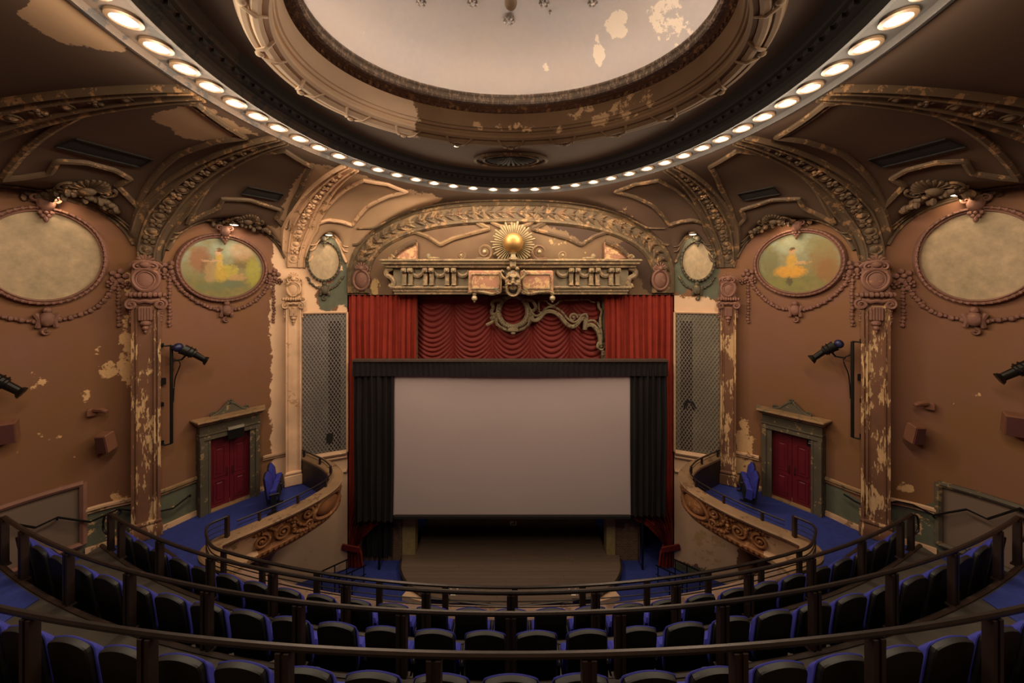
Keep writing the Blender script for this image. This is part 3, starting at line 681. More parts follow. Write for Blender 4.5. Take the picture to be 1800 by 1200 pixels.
# ------------------------------------------------------------------ pilasters, ovals, garlands on the side walls
def pilaster(s0, side, w, k, shaft, orn, label, zt0):
    """zt0: height of the centre of the shield"""
    root = empty('pilaster', wbase(s0, side), label, 'pilaster')
    wm_ = wallmap(s0, zt0, side); kx = .75 if k == 1 else 1.0
    nb = lambda: MB(lambda V: wm_(V*np.array((kx, 1, 1))), flip=side > 0)
    bot = ZB - zt0 if k == 1 else ZB - zt0
    m = nb(); H = -bot - .1; top = -.55*k; zc = (bot + top)/2; hh = top - bot
    m.box((0, -.1, zc), (w, .24, hh)); m.box((-w*.44, -.24, zc), (w*.1, .06, hh)); m.box((w*.44, -.24, zc), (w*.1, .06, hh)); m.box((-w*.3, -.225, zc), (w*.06, .04, hh - .1)); m.box((w*.3, -.225, zc), (w*.06, .04, hh - .1)); m.build('shaft', shaft, root, smooth=False)
    m = nb(); m.box((0, -.14, bot + .18), (w*1.12, .3, .36), bev=.03); m.box((0, -.15, bot + .42), (w*1.05, .3, .1), bev=.03); m.build('base', shaft, root)
    m = nb(); m.box((0, -.12, -.05*k), (w*.95, .26, 1.05*k), bev=.05); m.build('capital_block', orn, root)
    m = nb(); th = np.linspace(0, 2*PI, 28, endpoint=False)
    m.tube([(.235*k*math.sin(t)*(1 + .12*math.cos(t)), -.3, .27*k*math.cos(t)) for t in th], .05*k, 6, closed=True, up=(0, 1, 0))
    m.tube([(.17*k*math.sin(t), -.31, .2*k*math.cos(t)) for t in th], .022*k, 5, closed=True, up=(0, 1, 0)); m.build('shield_frame', orn, root)
    m = nb(); m.blob((0, -.26, 0), (.2*k, .06, .23*k), 14, 8); m.build('shield', orn, root)
    m = nb(); m.spiral(-.13*k, .33*k, .11*k, 1.5, .04*k, 0, 1, -.32); m.spiral(.13*k, .33*k, .11*k, 1.5, .04*k, PI, -1, -.32); m.blob((0, -.33, .38*k), (.1*k, .08, .09*k))
    m.tube([(-.3*k, -.26, .34*k), (-.2*k, -.3, .43*k), (0, -.34, .46*k), (.2*k, -.3, .43*k), (.3*k, -.26, .34*k)], .045*k, 6, up=(0, 1, 0)); m.build('crest_scroll', orn, root)
    m = nb(); m.shell(0, .44*k, .2*k, -.25, 7); m.build('shell', orn, root)
    m = nb()
    for i in range(9): m.blob(((i - 4)*.085*k, -.3 - .04*(1 - abs(i-4)/4), -.38*k), (.06*k, .07, (.065 + .012*(i % 2))*k), 6, 5)
    m.box((0, -.2, -.38*k), (w*1.1, .2, .12*k), bev=.04); m.build('laurel_band', orn, root)
    for q in (-1, 1):
        m = nb(); m.spiral(q*.27*k, -.62*k, .125*k, 1.7, .045*k, PI/2, -q, -.3); m.build('volute', orn, root)
    m = nb(); m.tube([(-.27*k, -.28, -.51*k), (-.1*k, -.28, -.56*k), (0, -.3, -.53*k), (.1*k, -.28, -.56*k), (.27*k, -.28, -.51*k)], .05*k, 6, up=(0, 1, 0)); m.box((0, -.17, -.55*k), (w*1.08, .2, .2*k), bev=.04); m.build('volute_band', orn, root)
    m = nb(); m.box((0, -.2, -.86*k), (.26*k, .2, .36*k), bev=.03)
    for i in range(5): m.tube([((i-2)*.05*k, -.3, -.71*k), ((i-2)*.05*k, -.3, -1.02*k)], .02*k, 5)
    m.build('fluted_drop', orn, root)
    m = nb(); m.blob((0, -.25, -1.1*k), (.11*k, .1, .08*k)); m.blob((0, -.25, -1.22*k), (.07*k, .07, .07*k)); m.blob((0, -.25, -1.31*k), (.035*k, .04, .05*k)); m.build('pendant', orn, root)
    for q in (-1, 1):
        m = nb(); m.garland([(q*.3*k, -.72*k), (q*.3*k, -1.05*k)], .04*k, -.22); m.build('bead_drop', orn, root)
    return root
ZAc, ZBc = z_of(262, 492), z_of(518, 508)
pilaster(s_of(259), -1, .57, 1.0, M_SHAFT, M_MAUVE, 'tall flaking brown pilaster with a shield capital beside the spotlight pole, left wall', ZAc)
pilaster(s_of(259), 1, .57, 1.0, M_SHAFT, M_MAUVE, 'tall flaking brown pilaster with a shield capital beside the spotlight pole, right wall', ZAc)
pilaster(s_of(517), -1, .46, .86, M_SHAFTB, M_CREAMORN, 'bare cream pilaster with a cream shield capital left of the stage', ZBc)
pilaster(s_of(517), 1, .46, .86, M_SHAFT, M_MAUVE, 'flaking brown and cream pilaster with a shield capital right of the stage', ZBc)

def oval(uc, vc, uedge, vtop, side, inner, cvs, fr, label, wlabel, gpath=None, name='oval_medallion'):
    s0 = s_of(uc); Y = float(wxy(s0)[1]); z0 = (HV - vc)*Y/F; a = abs(s0 - s_of(uedge)); b = (vc - vtop)*Y/F
    root = empty(name, wbase(s0, side, z0 - b), label, 'oval painting' if cvs not in (M_BLANK,) else 'oval panel')
    nb = lambda: wmb(s0, z0, side); th = np.linspace(0, 2*PI, 72, endpoint=False); w = a*(1 - inner)
    el = lambda q, y: [((a - q)*math.sin(t), y, (b - q)*math.cos(t)) for t in th]
    m = nb(); G = np.stack([np.array(el(q, y) + el(q, y)[:1]) for q, y in ((0, 0), (0, -.09), (w*.15, -.15), (w*.4, -.16), (w*.55, -.1), (w*.72, -.13), (w*.9, -.12), (w, -.04))], 1); m.grid(G); m.build('frame', fr, root, ang=30)
    m = nb(); nbead = int(2*PI*math.sqrt(a*b)/.12)
    for i in range(nbead): t = 2*PI*i/nbead; m.blob(((a-w*.3)*math.sin(t), -.16, (b-w*.3)*math.cos(t)), (.034, .018, .034), 5, 4)
    tag(m.build('bead_band', fr, root), kind='stuff')
    m = nb(); rr = np.linspace(0, 1, 12); G = np.array([[((a-w*.95)*q*math.sin(t), -.05, (b-w*.95)*q*math.cos(t)) for q in rr] for t in np.r_[th, th[:1]]]); m.grid(G)
    UV = np.array([[(q*math.sin(t), q*math.cos(t)) for q in rr] for t in np.r_[th, th[:1]]]).reshape(-1, 2)
    if side > 0: UV = UV * np.array((-1, 1))
    m.build('canvas', cvs, root, uvf=UV)
    k = b/1.0; m = nb(); m.blob((0, -.2, b + .06*k), (.13*k, .09, .16*k)); m.spiral(-.13*k, b + .14*k, .09*k, 1.3, .03*k, 0, 1, -.2); m.spiral(.13*k, b + .14*k, .09*k, 1.3, .03*k, PI, -1, -.2)
    m.rosette(0, b - .13*k, .12*k, -.18); m.blob((0, -.17, b - .26*k), (.04*k, .05, .07*k)); m.build('cartouche', fr, root)
    return s0, z0
def loc(u, v, s0, z0): s = s_of(u); return (s0 - s, (HV - v)*float(wxy(s)[1])/F - z0)
def garland(side, pts, orn, drops, bow, label, r=.055, drop_r=.045):
    s0, z0 = s_of(bow[0]), z_of(*bow); root = empty('garland', wbase(s0, side, z0), label, 'garland', 'plaster garlands under the ovals')
    L_ = lambda q: loc(q[0], q[1], s0, z0); P = catmull([L_(q) for q in pts], .05)
    m = wmb(s0, z0, side); m.garland(P, r, -.05); m.build('swag', orn, root)
    m = wmb(s0, z0, side); m.blob((0, -.1, .02), (.13, .1, .17)); m.tube([(-.16, -.06, .14), (-.1, -.1, 0), (-.13, -.06, -.16)], .05, 6, up=(0, 1, 0)); m.tube([(.16, -.06, .14), (.1, -.1, 0), (.13, -.06, -.16)], .05, 6, up=(0, 1, 0))
    m.blob((0, -.1, .22), .08); m.spiral(0, -.27, .09, 1, .03, PI/2, 1, -.06); m.build('centre_knot', orn, root)
    for (u, va, vb) in drops:
        x, za = L_((u, va)); _, zb = L_((u, vb))
        m = wmb(s0, z0, side); m.rosette(x, za, .2, -.05, 5, .08); m.rosette(x - .12, za - .2, .12, -.05, 5, .06); m.rosette(x + .14, za - .22, .11, -.05, 5, .06); m.build('rosette', orn, root)
        m = wmb(s0, z0, side)
        P = np.linspace((x, za - .25), (x, zb), 12); m.garland(P, drop_r, -.04, 2.0); m.build('drop', orn, root)
for side in (-1, 1):
    w = SIDE[side]; o3 = M_MAUVE
    oval(79, 450, 193, 364, side, .87, M_BLANK, M_MAUVE, f'large blank parchment oval in a beaded frame on the {w} wall', w)
    if side < 0: oval(392, 471, 471, 411, side, .87, M_PICL, M_MAUVE, 'oval pastoral painting of a standing lady in a yellow dress', w)
    else: oval(393, 462, 472, 402, side, .87, M_PICR, M_MAUVE, 'oval pastoral painting of a seated lady in a golden dress', w)
    oval(570, 459, 600, 423, side, .86, M_BLANK, M_GREENTRIM, f'small blank round panel in a greenish frame {w} of the proscenium', w)
    garland(side, [(210, 490), (200, 508), (170, 540), (130, 556), (82, 564), (20, 560), (-40, 540), (-90, 500)], M_MAUVE, [(210, 485, 572), (-92, 490, 585)], (82, 562), f'long leaf garland with a knot under the large blank oval, {w} wall')
    garland(side, [(297, 474), (310, 500), (340, 527), (370, 541), (397, 545), (430, 539), (460, 518), (481, 485)], M_MAUVE, [(297, 470, 572), (481, 482, 566)], (397, 546), f'leaf garland with a knot and drops under the oval painting, {w} wall')
    garland(side, [(541, 488), (550, 501), (571, 509), (591, 502), (603, 486)], M_GREENTRIM, [], (571, 510), f'short greenish garland under the small round panel, {w} of the stage', .04)
    for (u, v, nm) in ((102, 344, 'large blank oval'), (406, 394, 'oval painting'), (580, 412, 'small round panel')):
        if side > 0: u, v = {102: (2*U0-1684, 341), 406: (2*U0-1384, 391), 580: (2*U0-1216, 411)}[u]
        s0 = s_of(u); z0 = z_of(u, v); q = wxy(s0) + wnorm(s0)*.34; zz_ = (HV - v)*q[1]/F
        root = empty('picture_light', (q[0]*-side, q[1], zz_), f'small bright picture lamp under the arch above the {nm}, {w} side', 'lamp', 'picture lamps over the ovals')
        m = wmb(s0, zz_, side); m.lathe((0, -.34, 0), [(.13, -.02), (.14, 0), (.13, .05), (.05, .09), (.02, .12)], 14); m.build('shade', M_TRIM, root)
        m = wmb(s0, zz_, side); m.lathe((0, -.34, 0), [(0, -.045), (.08, -.035), (.125, -.015)], 14); m.build('lens', M_LAMP2, root)
        m = wmb(s0, zz_, side); m.tube([(0, -.34, .1), (0, -.2, .16), (0, -.02, .14)], .015, 5, up=(1, 0, 0)); m.build('arm', M_TRIM, root)
        n = wnorm(s0); light('picture_lamp', 'SPOT', PICT_W * (1.5 if u < 300 else 1), (1, .74, .46), (0, 0, -.06), root, .06, math.radians(150), .8, rot=(Vector((-n[0]*-side*.75, -n[1]*.75, -1)).to_track_quat('-Z', 'Y').to_euler()))

# dado rail, skirting, wall panels
for side in (-1, 1):
    w = SIDE[side]
    for i, (a, b) in enumerate(((149, 238), (279, 352), (462, 503))):
        if side > 0 and i == 1: a, b = 279, 350
        m = MB(); s = np.linspace(s_of(a), s_of(b), 24); p, n = wxy(s), wnorm(s)
        for off, dz, r in ((.05, 0, .055), (.03, -.09, .03)): m.tube(np.c_[(p + n*off)[:, 0]*-side, (p + n*off)[:, 1], np.full(24, ZDADO + dz)], r, 6)
        tag(m.build(f'trim_{i + 1 + (3 if side > 0 else 0)}', M_CORNICE if i == 1 else M_CREAMORN), kind='structure')
    m = MB(); s = np.linspace(s_of(150), s_of(500), 60); p, n = wxy(s), wnorm(s); m.tube(np.c_[(p + n*.03)[:, 0]*-side, (p + n*.03)[:, 1], np.full(60, ZB + .06)], .06, 4, flat=1.6)
    tag(m.build(f'baseboard_{w}', M_CREAMORN), kind='structure')
    sa, sb = s_of(147), s_of(-60); zc = -5.3; s0 = (sa + sb)/2; h = .72; L2 = (sb - sa)/2
    root = empty('wall_panel', wbase(s0, side, zc - h), f'large flat grey-brown infill panel in a moulded frame low on the {w} wall', 'panel', 'infill panels')
    m = wmb(s0, zc, side); G = np.array([[(x, -.02, z) for z in (-h, h)] for x in np.linspace(-L2, L2, 20)]); m.grid(G); m.build('panel_sheet', M_GREYPANEL, root)
    for nm, P in (('frame_top', [(x, -.05, h) for x in np.linspace(-L2, L2, 16)]), ('frame_bottom', [(x, -.05, -h) for x in np.linspace(-L2, L2, 16)]), ('frame_side', [(L2, -.05, -h), (L2, -.05, h)]), ('frame_side', [(-L2, -.05, -h), (-L2, -.05, h)])):
        m = wmb(s0, zc, side); m.tube(P, .07, 6, up=(0, 1, 0)); m.build(nm, M_MAUVE if side < 0 else M_GREENTRIM, root)
    # grille panel beside the stage
    sa, sb = s_of(531), s_of(611); s0 = (sa + sb)/2; hw = abs(sa - sb)/2; zt1, zb1 = z_of(570, 549), -5.58; zc = (zt1 + zb1)/2; hh = (zt1 - zb1)/2
    root = empty('grille_screen', wbase(s0, side, zb1), f'tall diamond lattice screen over organ chamber cloth, {w} of the stage', 'grille', 'lattice screens')
    m = wmb(s0, zc, side); G = np.array([[(x, -.015, z) for z in (-hh, hh)] for x in np.linspace(-hw, hw, 10)]); m.grid(G)
    m.build('backing_cloth', M_CLOTHS[side], root) if False else m.build('backing_cloth', plain(f'grille_cloth_{w}', '6f6a66' if side < 0 else '76705f', .9, 0, .2, 1.2), root)
    m = wmb(s0, zc, side); dx = (.2 if side < 0 else .05)*1; m.box((hw*.42 if side < 0 else hw*.45, -.022, -.05*hh), (hw*.55, .012, hh*1.85)); m.build('recess_shade', plain(f'grille_dark_{w}', '38302e', .95), root)  # dark slab laid on the cloth, recess shade put into its colour
    m = wmb(s0, zc, side); st_ = .11
    for d in (-1, 1):
        for c in np.arange(-hw - hh*.0 - 2*hh, hw + 2*hh, st_):
            # line x = c + d*(z+hh)*0.62, clipped to the panel
            za, zb_ = -hh, hh; x0, x1 = c, c + d*2*hh*.62
            t0, t1 = 0., 1.
            for lo, hi in ((-hw, hw),):
                dxx = x1 - x0
                ta, tb = sorted(((lo - x0)/dxx, (hi - x0)/dxx)); t0, t1 = max(t0, ta), min(t1, tb)
            if t1 - t0 < .003: continue
            A = (x0 + (x1-x0)*t0, -.05 - .008*d, za + 2*hh*t0); B = (x0 + (x1-x0)*t1, -.05 - .008*d, za + 2*hh*t1)
            m.beam(A, B, .018, .014, up=(0, 1, 0))
    tag(m.build('lattice', plain(f'lattice_{w}', '8d837b' if side < 0 else '8a7d70', .7, 0, .25, 1.0), root), kind='stuff')
    for nm, P in (('frame_top', [(x, -.06, hh) for x in np.linspace(-hw, hw, 8)]), ('frame_bottom', [(x, -.08, -hh) for x in np.linspace(-hw, hw, 8)]), ('frame_side', [(hw, -.05, -hh), (hw, -.05, hh)])):
        m = wmb(s0, zc, side); m.tube(P, .05 if nm != 'frame_bottom' else .09, 6, up=(0, 1, 0)); m.build(nm, M_CREAMPLAIN, root)
    m = wmb(s0, zc, side); x, z = loc(*((580, 768) if side < 0 else (2*U0-1212, 710)), s0, zc)
    m.prism([(x-.1, z-.15), (x+.06, z-.18), (x+.11, z-.05), (x+.1, z+.16), (x-.1, z+.15)] if side < 0 else [(x-.2, z-.1), (x-.1, z-.16), (x-.02, z+.08), (x+.04, z+.1), (x+.1, z-.14), (x+.18, z-.16), (x+.2, z+.02), (x+.06, z+.2), (x-.02, z+.12), (x-.12, z+.14)], -.075, -.06); m.build('torn_hole', M_VENT, root, smooth=False)
    # wainscot panel below the grille
    for z in (-5.75, -6.25):
        m = wmb(s0, z, side); m.tube([(x, -.04, 0) for x in np.linspace(-hw, hw, 8)], .06, 6, up=(0, 1, 0)); tag(m.build(f'trim_{7 + (1 if z < -6 else 0) + (2 if side > 0 else 0)}', M_CREAMPLAIN), kind='structure')

# ------------------------------------------------------------------ proscenium: tympanum, entablature, sunburst
def FV(x0, Y, z0=0):                                   # front-view space facing the hall at depth Y
    return lambda V: np.c_[V[:, 0] + x0, V[:, 1] + Y, V[:, 2] + z0]
def fp(u, v, Y): return ((u - 900)*Y/F, (HV - v)*Y/F)
arx = np.r_[np.linspace(-XP, -XP*.9, 14), np.linspace(-XP*.9, 0, 40)[1:]]
arz = np.maximum(zt(np.minimum(-(XP - np.abs(arx)), -1e-4)), .3); arx = np.r_[arx, -arx[::-1][1:]]; arz = np.r_[arz, arz[::-1][1:]]
ar = np.c_[arx, arz]; ar = np.vstack([[-XP, -.05], ar, [XP, -.05]]); ar = catmull(ar, .12)
at_ = np.gradient(ar, axis=0); at_ /= np.linalg.norm(at_, axis=1, keepdims=True); an = np.c_[at_[:, 1], -at_[:, 0]]
inn = lambda d: ar + an*d
m = MB(FV(0, YP))
prf = [(.0, -.02), (.06, -.12), (.16, -.14), (.2, -.08), (.62, -.08), (.66, -.14), (.74, -.14), (.8, -.03)]
m.grid(np.stack([np.c_[inn(d)[:, 0], np.full(len(ar), y), inn(d)[:, 1]] for d, y in prf], 1), flip=True); m.build('arch_band', peel('arch_band_paint', '5c4a33', '8a6a48', .3, 2.5, third='4a3a2a'), WALLF, ang=30)
c = inn(.41); k = 0
for i in range(8, len(c) - 8, 3):                      # leaf enrichment along the band, a leaf every third step
    x, z = c[i]; t = at_[i]; nn = an[i]; m = MB(FV(0, YP))
    for q in (-1, 0, 1):
        m.tube([(x - t[0]*.16, -.09, z - t[1]*.16), (x + nn[0]*q*.09, -.14, z + nn[1]*q*.09), (x + t[0]*.13 + nn[0]*q*.19, -.1, z + t[1]*.13 + nn[1]*q*.19)], [.03, .06, .02], 5, up=(0, 1, 0))
    m.build('arch_leaf', M_DARKORN if k % 5 != 3 else M_PROSC, WALLF); k += 1
for q in (-1, 1):
    x, z = fp(900 + q*262, 492, 11.85); root = empty('arch_cartouche', (x, YP, z), f'brown shield cartouche at the {"left" if q < 0 else "right"} foot of the proscenium arch', 'ornament', 'cartouches of the arch')
    m = MB(FV(x, 11.85, z)); m.blob((0, 0, 0), (.24, .1, .3), 14, 8); m.build('shield', M_MAUVE, root)
    m = MB(FV(x, 11.85, z)); m.tube([(.27*math.sin(t), -.04, .33*math.cos(t)) for t in np.linspace(0, 2*PI, 24, endpoint=False)], .05, 6, closed=True, up=(0, 1, 0)); m.build('frame', M_MAUVE, root)
    m = MB(FV(x, 11.85, z)); m.spiral(-.15, .38, .11, 1.4, .04, 0, 1); m.spiral(.15, .38, .11, 1.4, .04, PI, -1); m.shell(0, .4, .22, -.02, 7); m.blob((0, -.05, .4), .09); m.build('crest', M_MAUVE, root)
# panel mouldings of the tympanum
lp = [(677, 428), (692, 415), (708, 409), (732, 408), (752, 415), (776, 430), (800, 419), (862, 402), (845, 392), (836, 375), (832, 362), (770, 366), (732, 378), (700, 398)]
for q in (-1, 1):
    P = [fp(900 + (u - 900)*-q, v, 11.9) for u, v in lp]; P = catmull([p for a, b in zip(P, P[1:] + P[:1]) for p in (a, ((a[0]*2+b[0])/3, (a[1]*2+b[1])/3), ((a[0]+2*b[0])/3, (a[1]+2*b[1])/3))], .08)
    for r, o in ((.07, 0), (.035, .1)):
        cc_ = P.mean(0); Q = cc_ + (P - cc_)*(1 - o*.8); m = MB(FV(0, 11.92)); m.tube(np.c_[Q[:, 0], np.full(len(Q), -.02), Q[:, 1]], r, 6, closed=True, up=(0, 1, 0)); m.build('panel_moulding', M_DARKORN if q > 0 else M_PROSC, WALLF)
for rr, r in ((1.0, .07), (.8, .05)):
    x, z = fp(902, 353, 11.9); t = np.linspace(.05*PI, -1.05*PI, 40); m = MB(FV(x, 11.92, z)); m.tube(np.c_[1.12*rr*np.cos(t), np.full(40, -.02), .95*rr*np.sin(t)], r, 6, up=(0, 1, 0)); m.build('panel_moulding', M_PROSC, WALLF)

ent = empty('entablature', (0, YP, -.1), 'weathered gilt plaster entablature with brackets and swags over the stage curtain', 'entablature')
EB = lambda: MB(FV(0, 11.5))
m = EB(); m.box((0, .12, 1.03), (8.72, .66, .09), bev=.03); m.box((0, .14, .94), (8.6, .6, .1), bev=.03); m.box((0, .18, .84), (8.4, .5, .1), bev=.03); m.build('cornice', M_ENT, ent)
m = EB(); m.box((0, .3, .47), (8.0, .36, .66)); m.build('frieze', plain('frieze_grey', '6f624d', .8, 0, .25, 2), ent, smooth=False)
m = EB(); m.box((0, .2, .13), (8.1, .5, .1), bev=.03); m.box((0, .23, .03), (7.95, .44, .1), bev=.02); m.box((0, .25, -.06), (7.9, .4, .1), bev=.02); m.build('architrave', M_ENT, ent)
for u in (713, 724, 750, 761, 788, 800, 1006, 1017, 1041, 1052, 1076, 1087):
    x = fp(u, 0, 11.5)[0]; m = EB(); m.box((x, .02, .7), (.17, .3, .16), bev=.03); m.blob((x, -.14, .7), (.05, .04, .05)); m.prism([(x-.07, .62), (x+.07, .62), (x+.06, .2), (x-.06, .2)], -.02, .15); m.box((x, .03, .22), (.16, .22, .05), bev=.015); m.build('bracket', M_ENT, ent, ang=30)
for u in (735, 775, 815, 992, 1030, 1067):
    x = fp(u, 0, 11.5)[0]; m = EB(); t = np.linspace(0, PI, 11); m.tube([(x + .19*math.cos(a), .06, .72 - .2*math.sin(a)) for a in t], [.03 + .045*math.sin(a) for a in t], 6, up=(0, 1, 0)); m.build('swag', M_ENT, ent)
for q in (-1, 1):
    m = EB(); P = [(q*4.0, .1, .8), (q*4.2, .1, .72), (q*4.22, .1, .56), (q*4.05, .1, .45), (q*3.98, .1, .3), (q*4.05, .1, .18), (q*4.14, .1, .2)]; m.tube(catmull(P, .04), .09, 7, up=(0, 1, 0)); m.build('end_console', M_ENT, ent)
    x0, x1 = (fp(826, 0, 11.45)[0], fp(884, 0, 11.45)[0]); xc = q*-(x0 + x1)/2
    m = EB(); m.box((xc, -.02, .33), (1.1, .24, .74), bev=.04); m.build('plaque', M_PINK, ent)
    m = EB(); m.tube([(xc + .45*sx_*(1), -.15, .33 + .24*sz_) for sx_, sz_ in ((-1, -1), (-1.05, 0), (-1, 1), (1, 1), (1.05, 0), (1, -1))], .035, 5, closed=True, up=(0, 1, 0)); m.spiral(xc - q*-.42*-1, -.02, .1, 1.4, .04, 0, 1, -.16); m.build('plaque_moulding', M_GOLDORN, ent)
    m = EB(); P = [(q*.35, -.12, .03), (q*.6, -.14, -.08), (q*.95, -.12, -.02), (q*1.25, -.1, .0), (q*1.42, -.1, -.06)]; m.tube(catmull(P, .06), .06, 6, up=(0, 1, 0)); m.spiral(q*.38, .02, .1, 1.5, .04, PI/2, -q, -.16); m.build('lower_scroll', M_GOLDORN, ent)
mk = empty('plaster_mask', (.07, 11.4, -.1), 'grotesque plaster mask with a gaping funnel mouth in the middle of the entablature', 'mask')
m = MB(FV(.07, 11.25, .33)); m.blob((0, .05, .02), (.26, .2, .36), 14, 10); m.blob((0, -.16, .0), (.055, .09, .1)); m.blob((0, -.2, -.05), (.075, .07, .05))
for q in (-1, 1):
    m.tube([(q*.03, -.15, .13), (q*.11, -.17, .17), (q*.21, -.1, .11)], [.03, .045, .02], 6, up=(0, 1, 0)); m.blob((q*.16, -.1, -.03), (.09, .08, .08)); m.tube([(q*.04, -.2, -.1), (q*.15, -.16, -.09), (q*.25, -.08, -.13)], [.03, .05, .02], 6, up=(0, 1, 0))
m.build('face', M_GOLDORN, mk)
m = MB(FV(.07, 11.25, .33)); m.blob((-.1, -.135, .075), (.04, .03, .025)); m.build('eye', M_VENT, mk); m = MB(FV(.07, 11.25, .33)); m.blob((.1, -.135, .075), (.04, .03, .025)); m.build('eye', M_VENT, mk)
m = MB(FV(.07, 11.25, .33)); t = np.linspace(0, 2*PI, 20, endpoint=False)
G = np.stack([np.array([(r*math.cos(a), y, -.27 + r*1.05*math.sin(a)) for a in np.r_[t, t[:1]]]) for r, y in ((.24, -.02), (.24, -.12), (.21, -.16), (.18, -.13), (.14, 0))], 1); m.grid(G); m.build('mouth_funnel', M_GOLDORN, mk)
m = MB(FV(.07, 11.25, .33)); m.blob((0, -.02, -.25), (.15, .04, .15)); m.build('mouth_hollow', M_VENT, mk)
for q in (-1, 1):
    m = MB(FV(.07, 11.25, .33)); m.tube([(q*.22, .05, .05), (q*.36, .02, .16), (q*.42, 0, .3), (q*.36, 0, .36), (q*.3, 0, .31)], [.05, .055, .05, .04, .03], 6, up=(0, 1, 0)); m.build('horn', M_GOLDORN, mk)
m = MB(FV(.07, 11.25, .33)); m.box((0, .02, .58), (.2, .2, .3), bev=.05, taper=1.4); m.blob((0, -.05, .72), (.16, .12, .08)); m.blob((-.14, -.03, .42), .07); m.blob((.14, -.03, .42), .07); m.build('keystone', M_GOLDORN, mk)
sb = empty('sunburst', (.08, 11.7, 1.08), 'gilded plaster sunburst with flat pointed rays behind the gold ball', 'ornament')
sx0, sz0 = fp(904, 428, 11.6)
for i in range(44):
    a = 2*PI*(i + .5)/44 - PI/2; R_ = (.76, .68, .72, .64)[i % 4]
    if abs((a + PI/2 + PI) % (2*PI) - PI) < .22: continue
    ca, sa_ = math.cos(a), math.sin(a); w = .036
    m = MB(FV(sx0, 11.62, sz0)); V = [(ca*.2 - sa_*.015, 0, sa_*.2 + ca*.015), (ca*R_ - sa_*w, -.0, sa_*R_ + ca*w), (ca*(R_+.02), -.04, sa_*(R_+.02)), (ca*R_ + sa_*w, 0, sa_*R_ - ca*w), (ca*.2 + sa_*.015, 0, sa_*.2 - ca*.015), (ca*.2, -.07, sa_*.2), (ca*.3, .06, sa_*.3)]
    m.add(V, [(0, 1, 2, 5), (5, 2, 3, 4), (6, 1, 0), (6, 2, 1), (6, 3, 2), (6, 4, 3)]); m.build('ray', M_SUN, sb, smooth=False)
m = MB(FV(sx0, 11.62, sz0)); m.lathe((0, 0, 0), [(.26, .0), (.26, .05), (.2, .08)], 20, local=Matrix.Rotation(PI/2, 4, 'X')); m.build('hub', M_SUN, sb)
gb = empty('gold_ball', (sx0, 11.3, 1.08), 'shiny gold ball on a short pedestal at the top centre of the proscenium', 'ball')
m = MB(FV(sx0, 11.3, fp(904, 427, 11.3)[1])); m.blob((0, 0, 0), .335, 32, 20); m.build('ball', M_GILT, gb)
m = MB(FV(sx0, 11.3, 1.06)); m.lathe((0, 0, 0), [(.16, 0), (.16, .05), (.1, .08), (.08, .16), (.12, .22), (.05, .3)], 16); m.build('pedestal', M_SUN, gb)
for q in (-1, 1):
    nm = 'left' if q < 0 else 'right'
    root = empty('pediment', (q*3.5, 11.7, 1.08), f'broken curved pediment fragment on the {nm} end of the entablature', 'pediment', 'broken pediment fragments')
    P = [fp(900 + q*-1*(u - 900)*1, v, 11.6) for u, v in ((690, 453), (700, 443), (715, 432), (733, 425))]; P = catmull(P, .05)
    m = MB(FV(0, 11.6)); m.tube(np.c_[P[:, 0], np.full(len(P), 0), P[:, 1]], .07, 6, up=(0, 1, 0)); m.tube(np.c_[P[:, 0], np.full(len(P), .08), P[:, 1] + .07], .05, 6, up=(0, 1, 0)); m.build('raking_cornice', M_DARKORN, root)
    m = MB(FV(0, 11.6)); pts = [tuple(p) for p in P]; pts = pts + [(pts[-1][0], 1.09)] ; m.prism(pts if q > 0 else pts, .1, .25); m.build('plaster_core', M_PINK, root, smooth=False)
    m = MB(FV(0, 11.6)); m.spiral(P[0][0], P[0][1] + .0, .1, 1.3, .04, 0, 1, -.05); m.blob((P[-1][0] - q*.55, .1, 1.13), (.25, .1, .06)); m.blob((P[-1][0] - q*.4, .1, 1.2), (.09, .08, .1)); m.build('broken_end', M_GOLDORN, root)
    for (u, R_, sz) in ((48, 14, 'large'), (89, 8, 'small')):
        x, z = fp(902 + q*u, 443 if R_ > 10 else 449, 11.6); root = empty('scroll', (x, 11.6, 1.08), f'{sz} plaster scroll on the entablature {nm} of the gold ball', 'ornament', 'scrolls by the sunburst'); k = R_*11.6/F
        m = MB(FV(x, 11.6, z)); m.spiral(0, 0, k, 1.8, k*.2, -PI/2, -q, -.05, 30); m.build('volute', M_PROSC, root)
        m = MB(FV(x, 11.6, z)); m.blob((0, -.08, 0), k*.26, 10, 6); m.build('boss', M_SUN, root)
        m = MB(FV(x, 11.6, z)); m.blob((-q*k*.0, .02, -k*.8), (k*1.2, .1, k*.3)); m.build('foot', M_PROSC, root)
    x, z = fp(836 if q < 0 else 973, 524, 11.45); root = empty('pendant_ball', (x, 11.45, z), f'small plaster ball drop hanging under the {nm} part of the entablature', 'ornament', 'ball drops')
    m = MB(FV(x, 11.45, z)); m.blob((0, 0, 0), (.1, .1, .1), 12, 8); m.build('ball', M_SUN, root); m = MB(FV(x, 11.45, z)); m.lathe((0, 0, 0), [(.02, -.14), (.04, -.1), (.05, .1), (.09, .14), (.03, .2)], 10); m.build('stem', M_SUN, root)

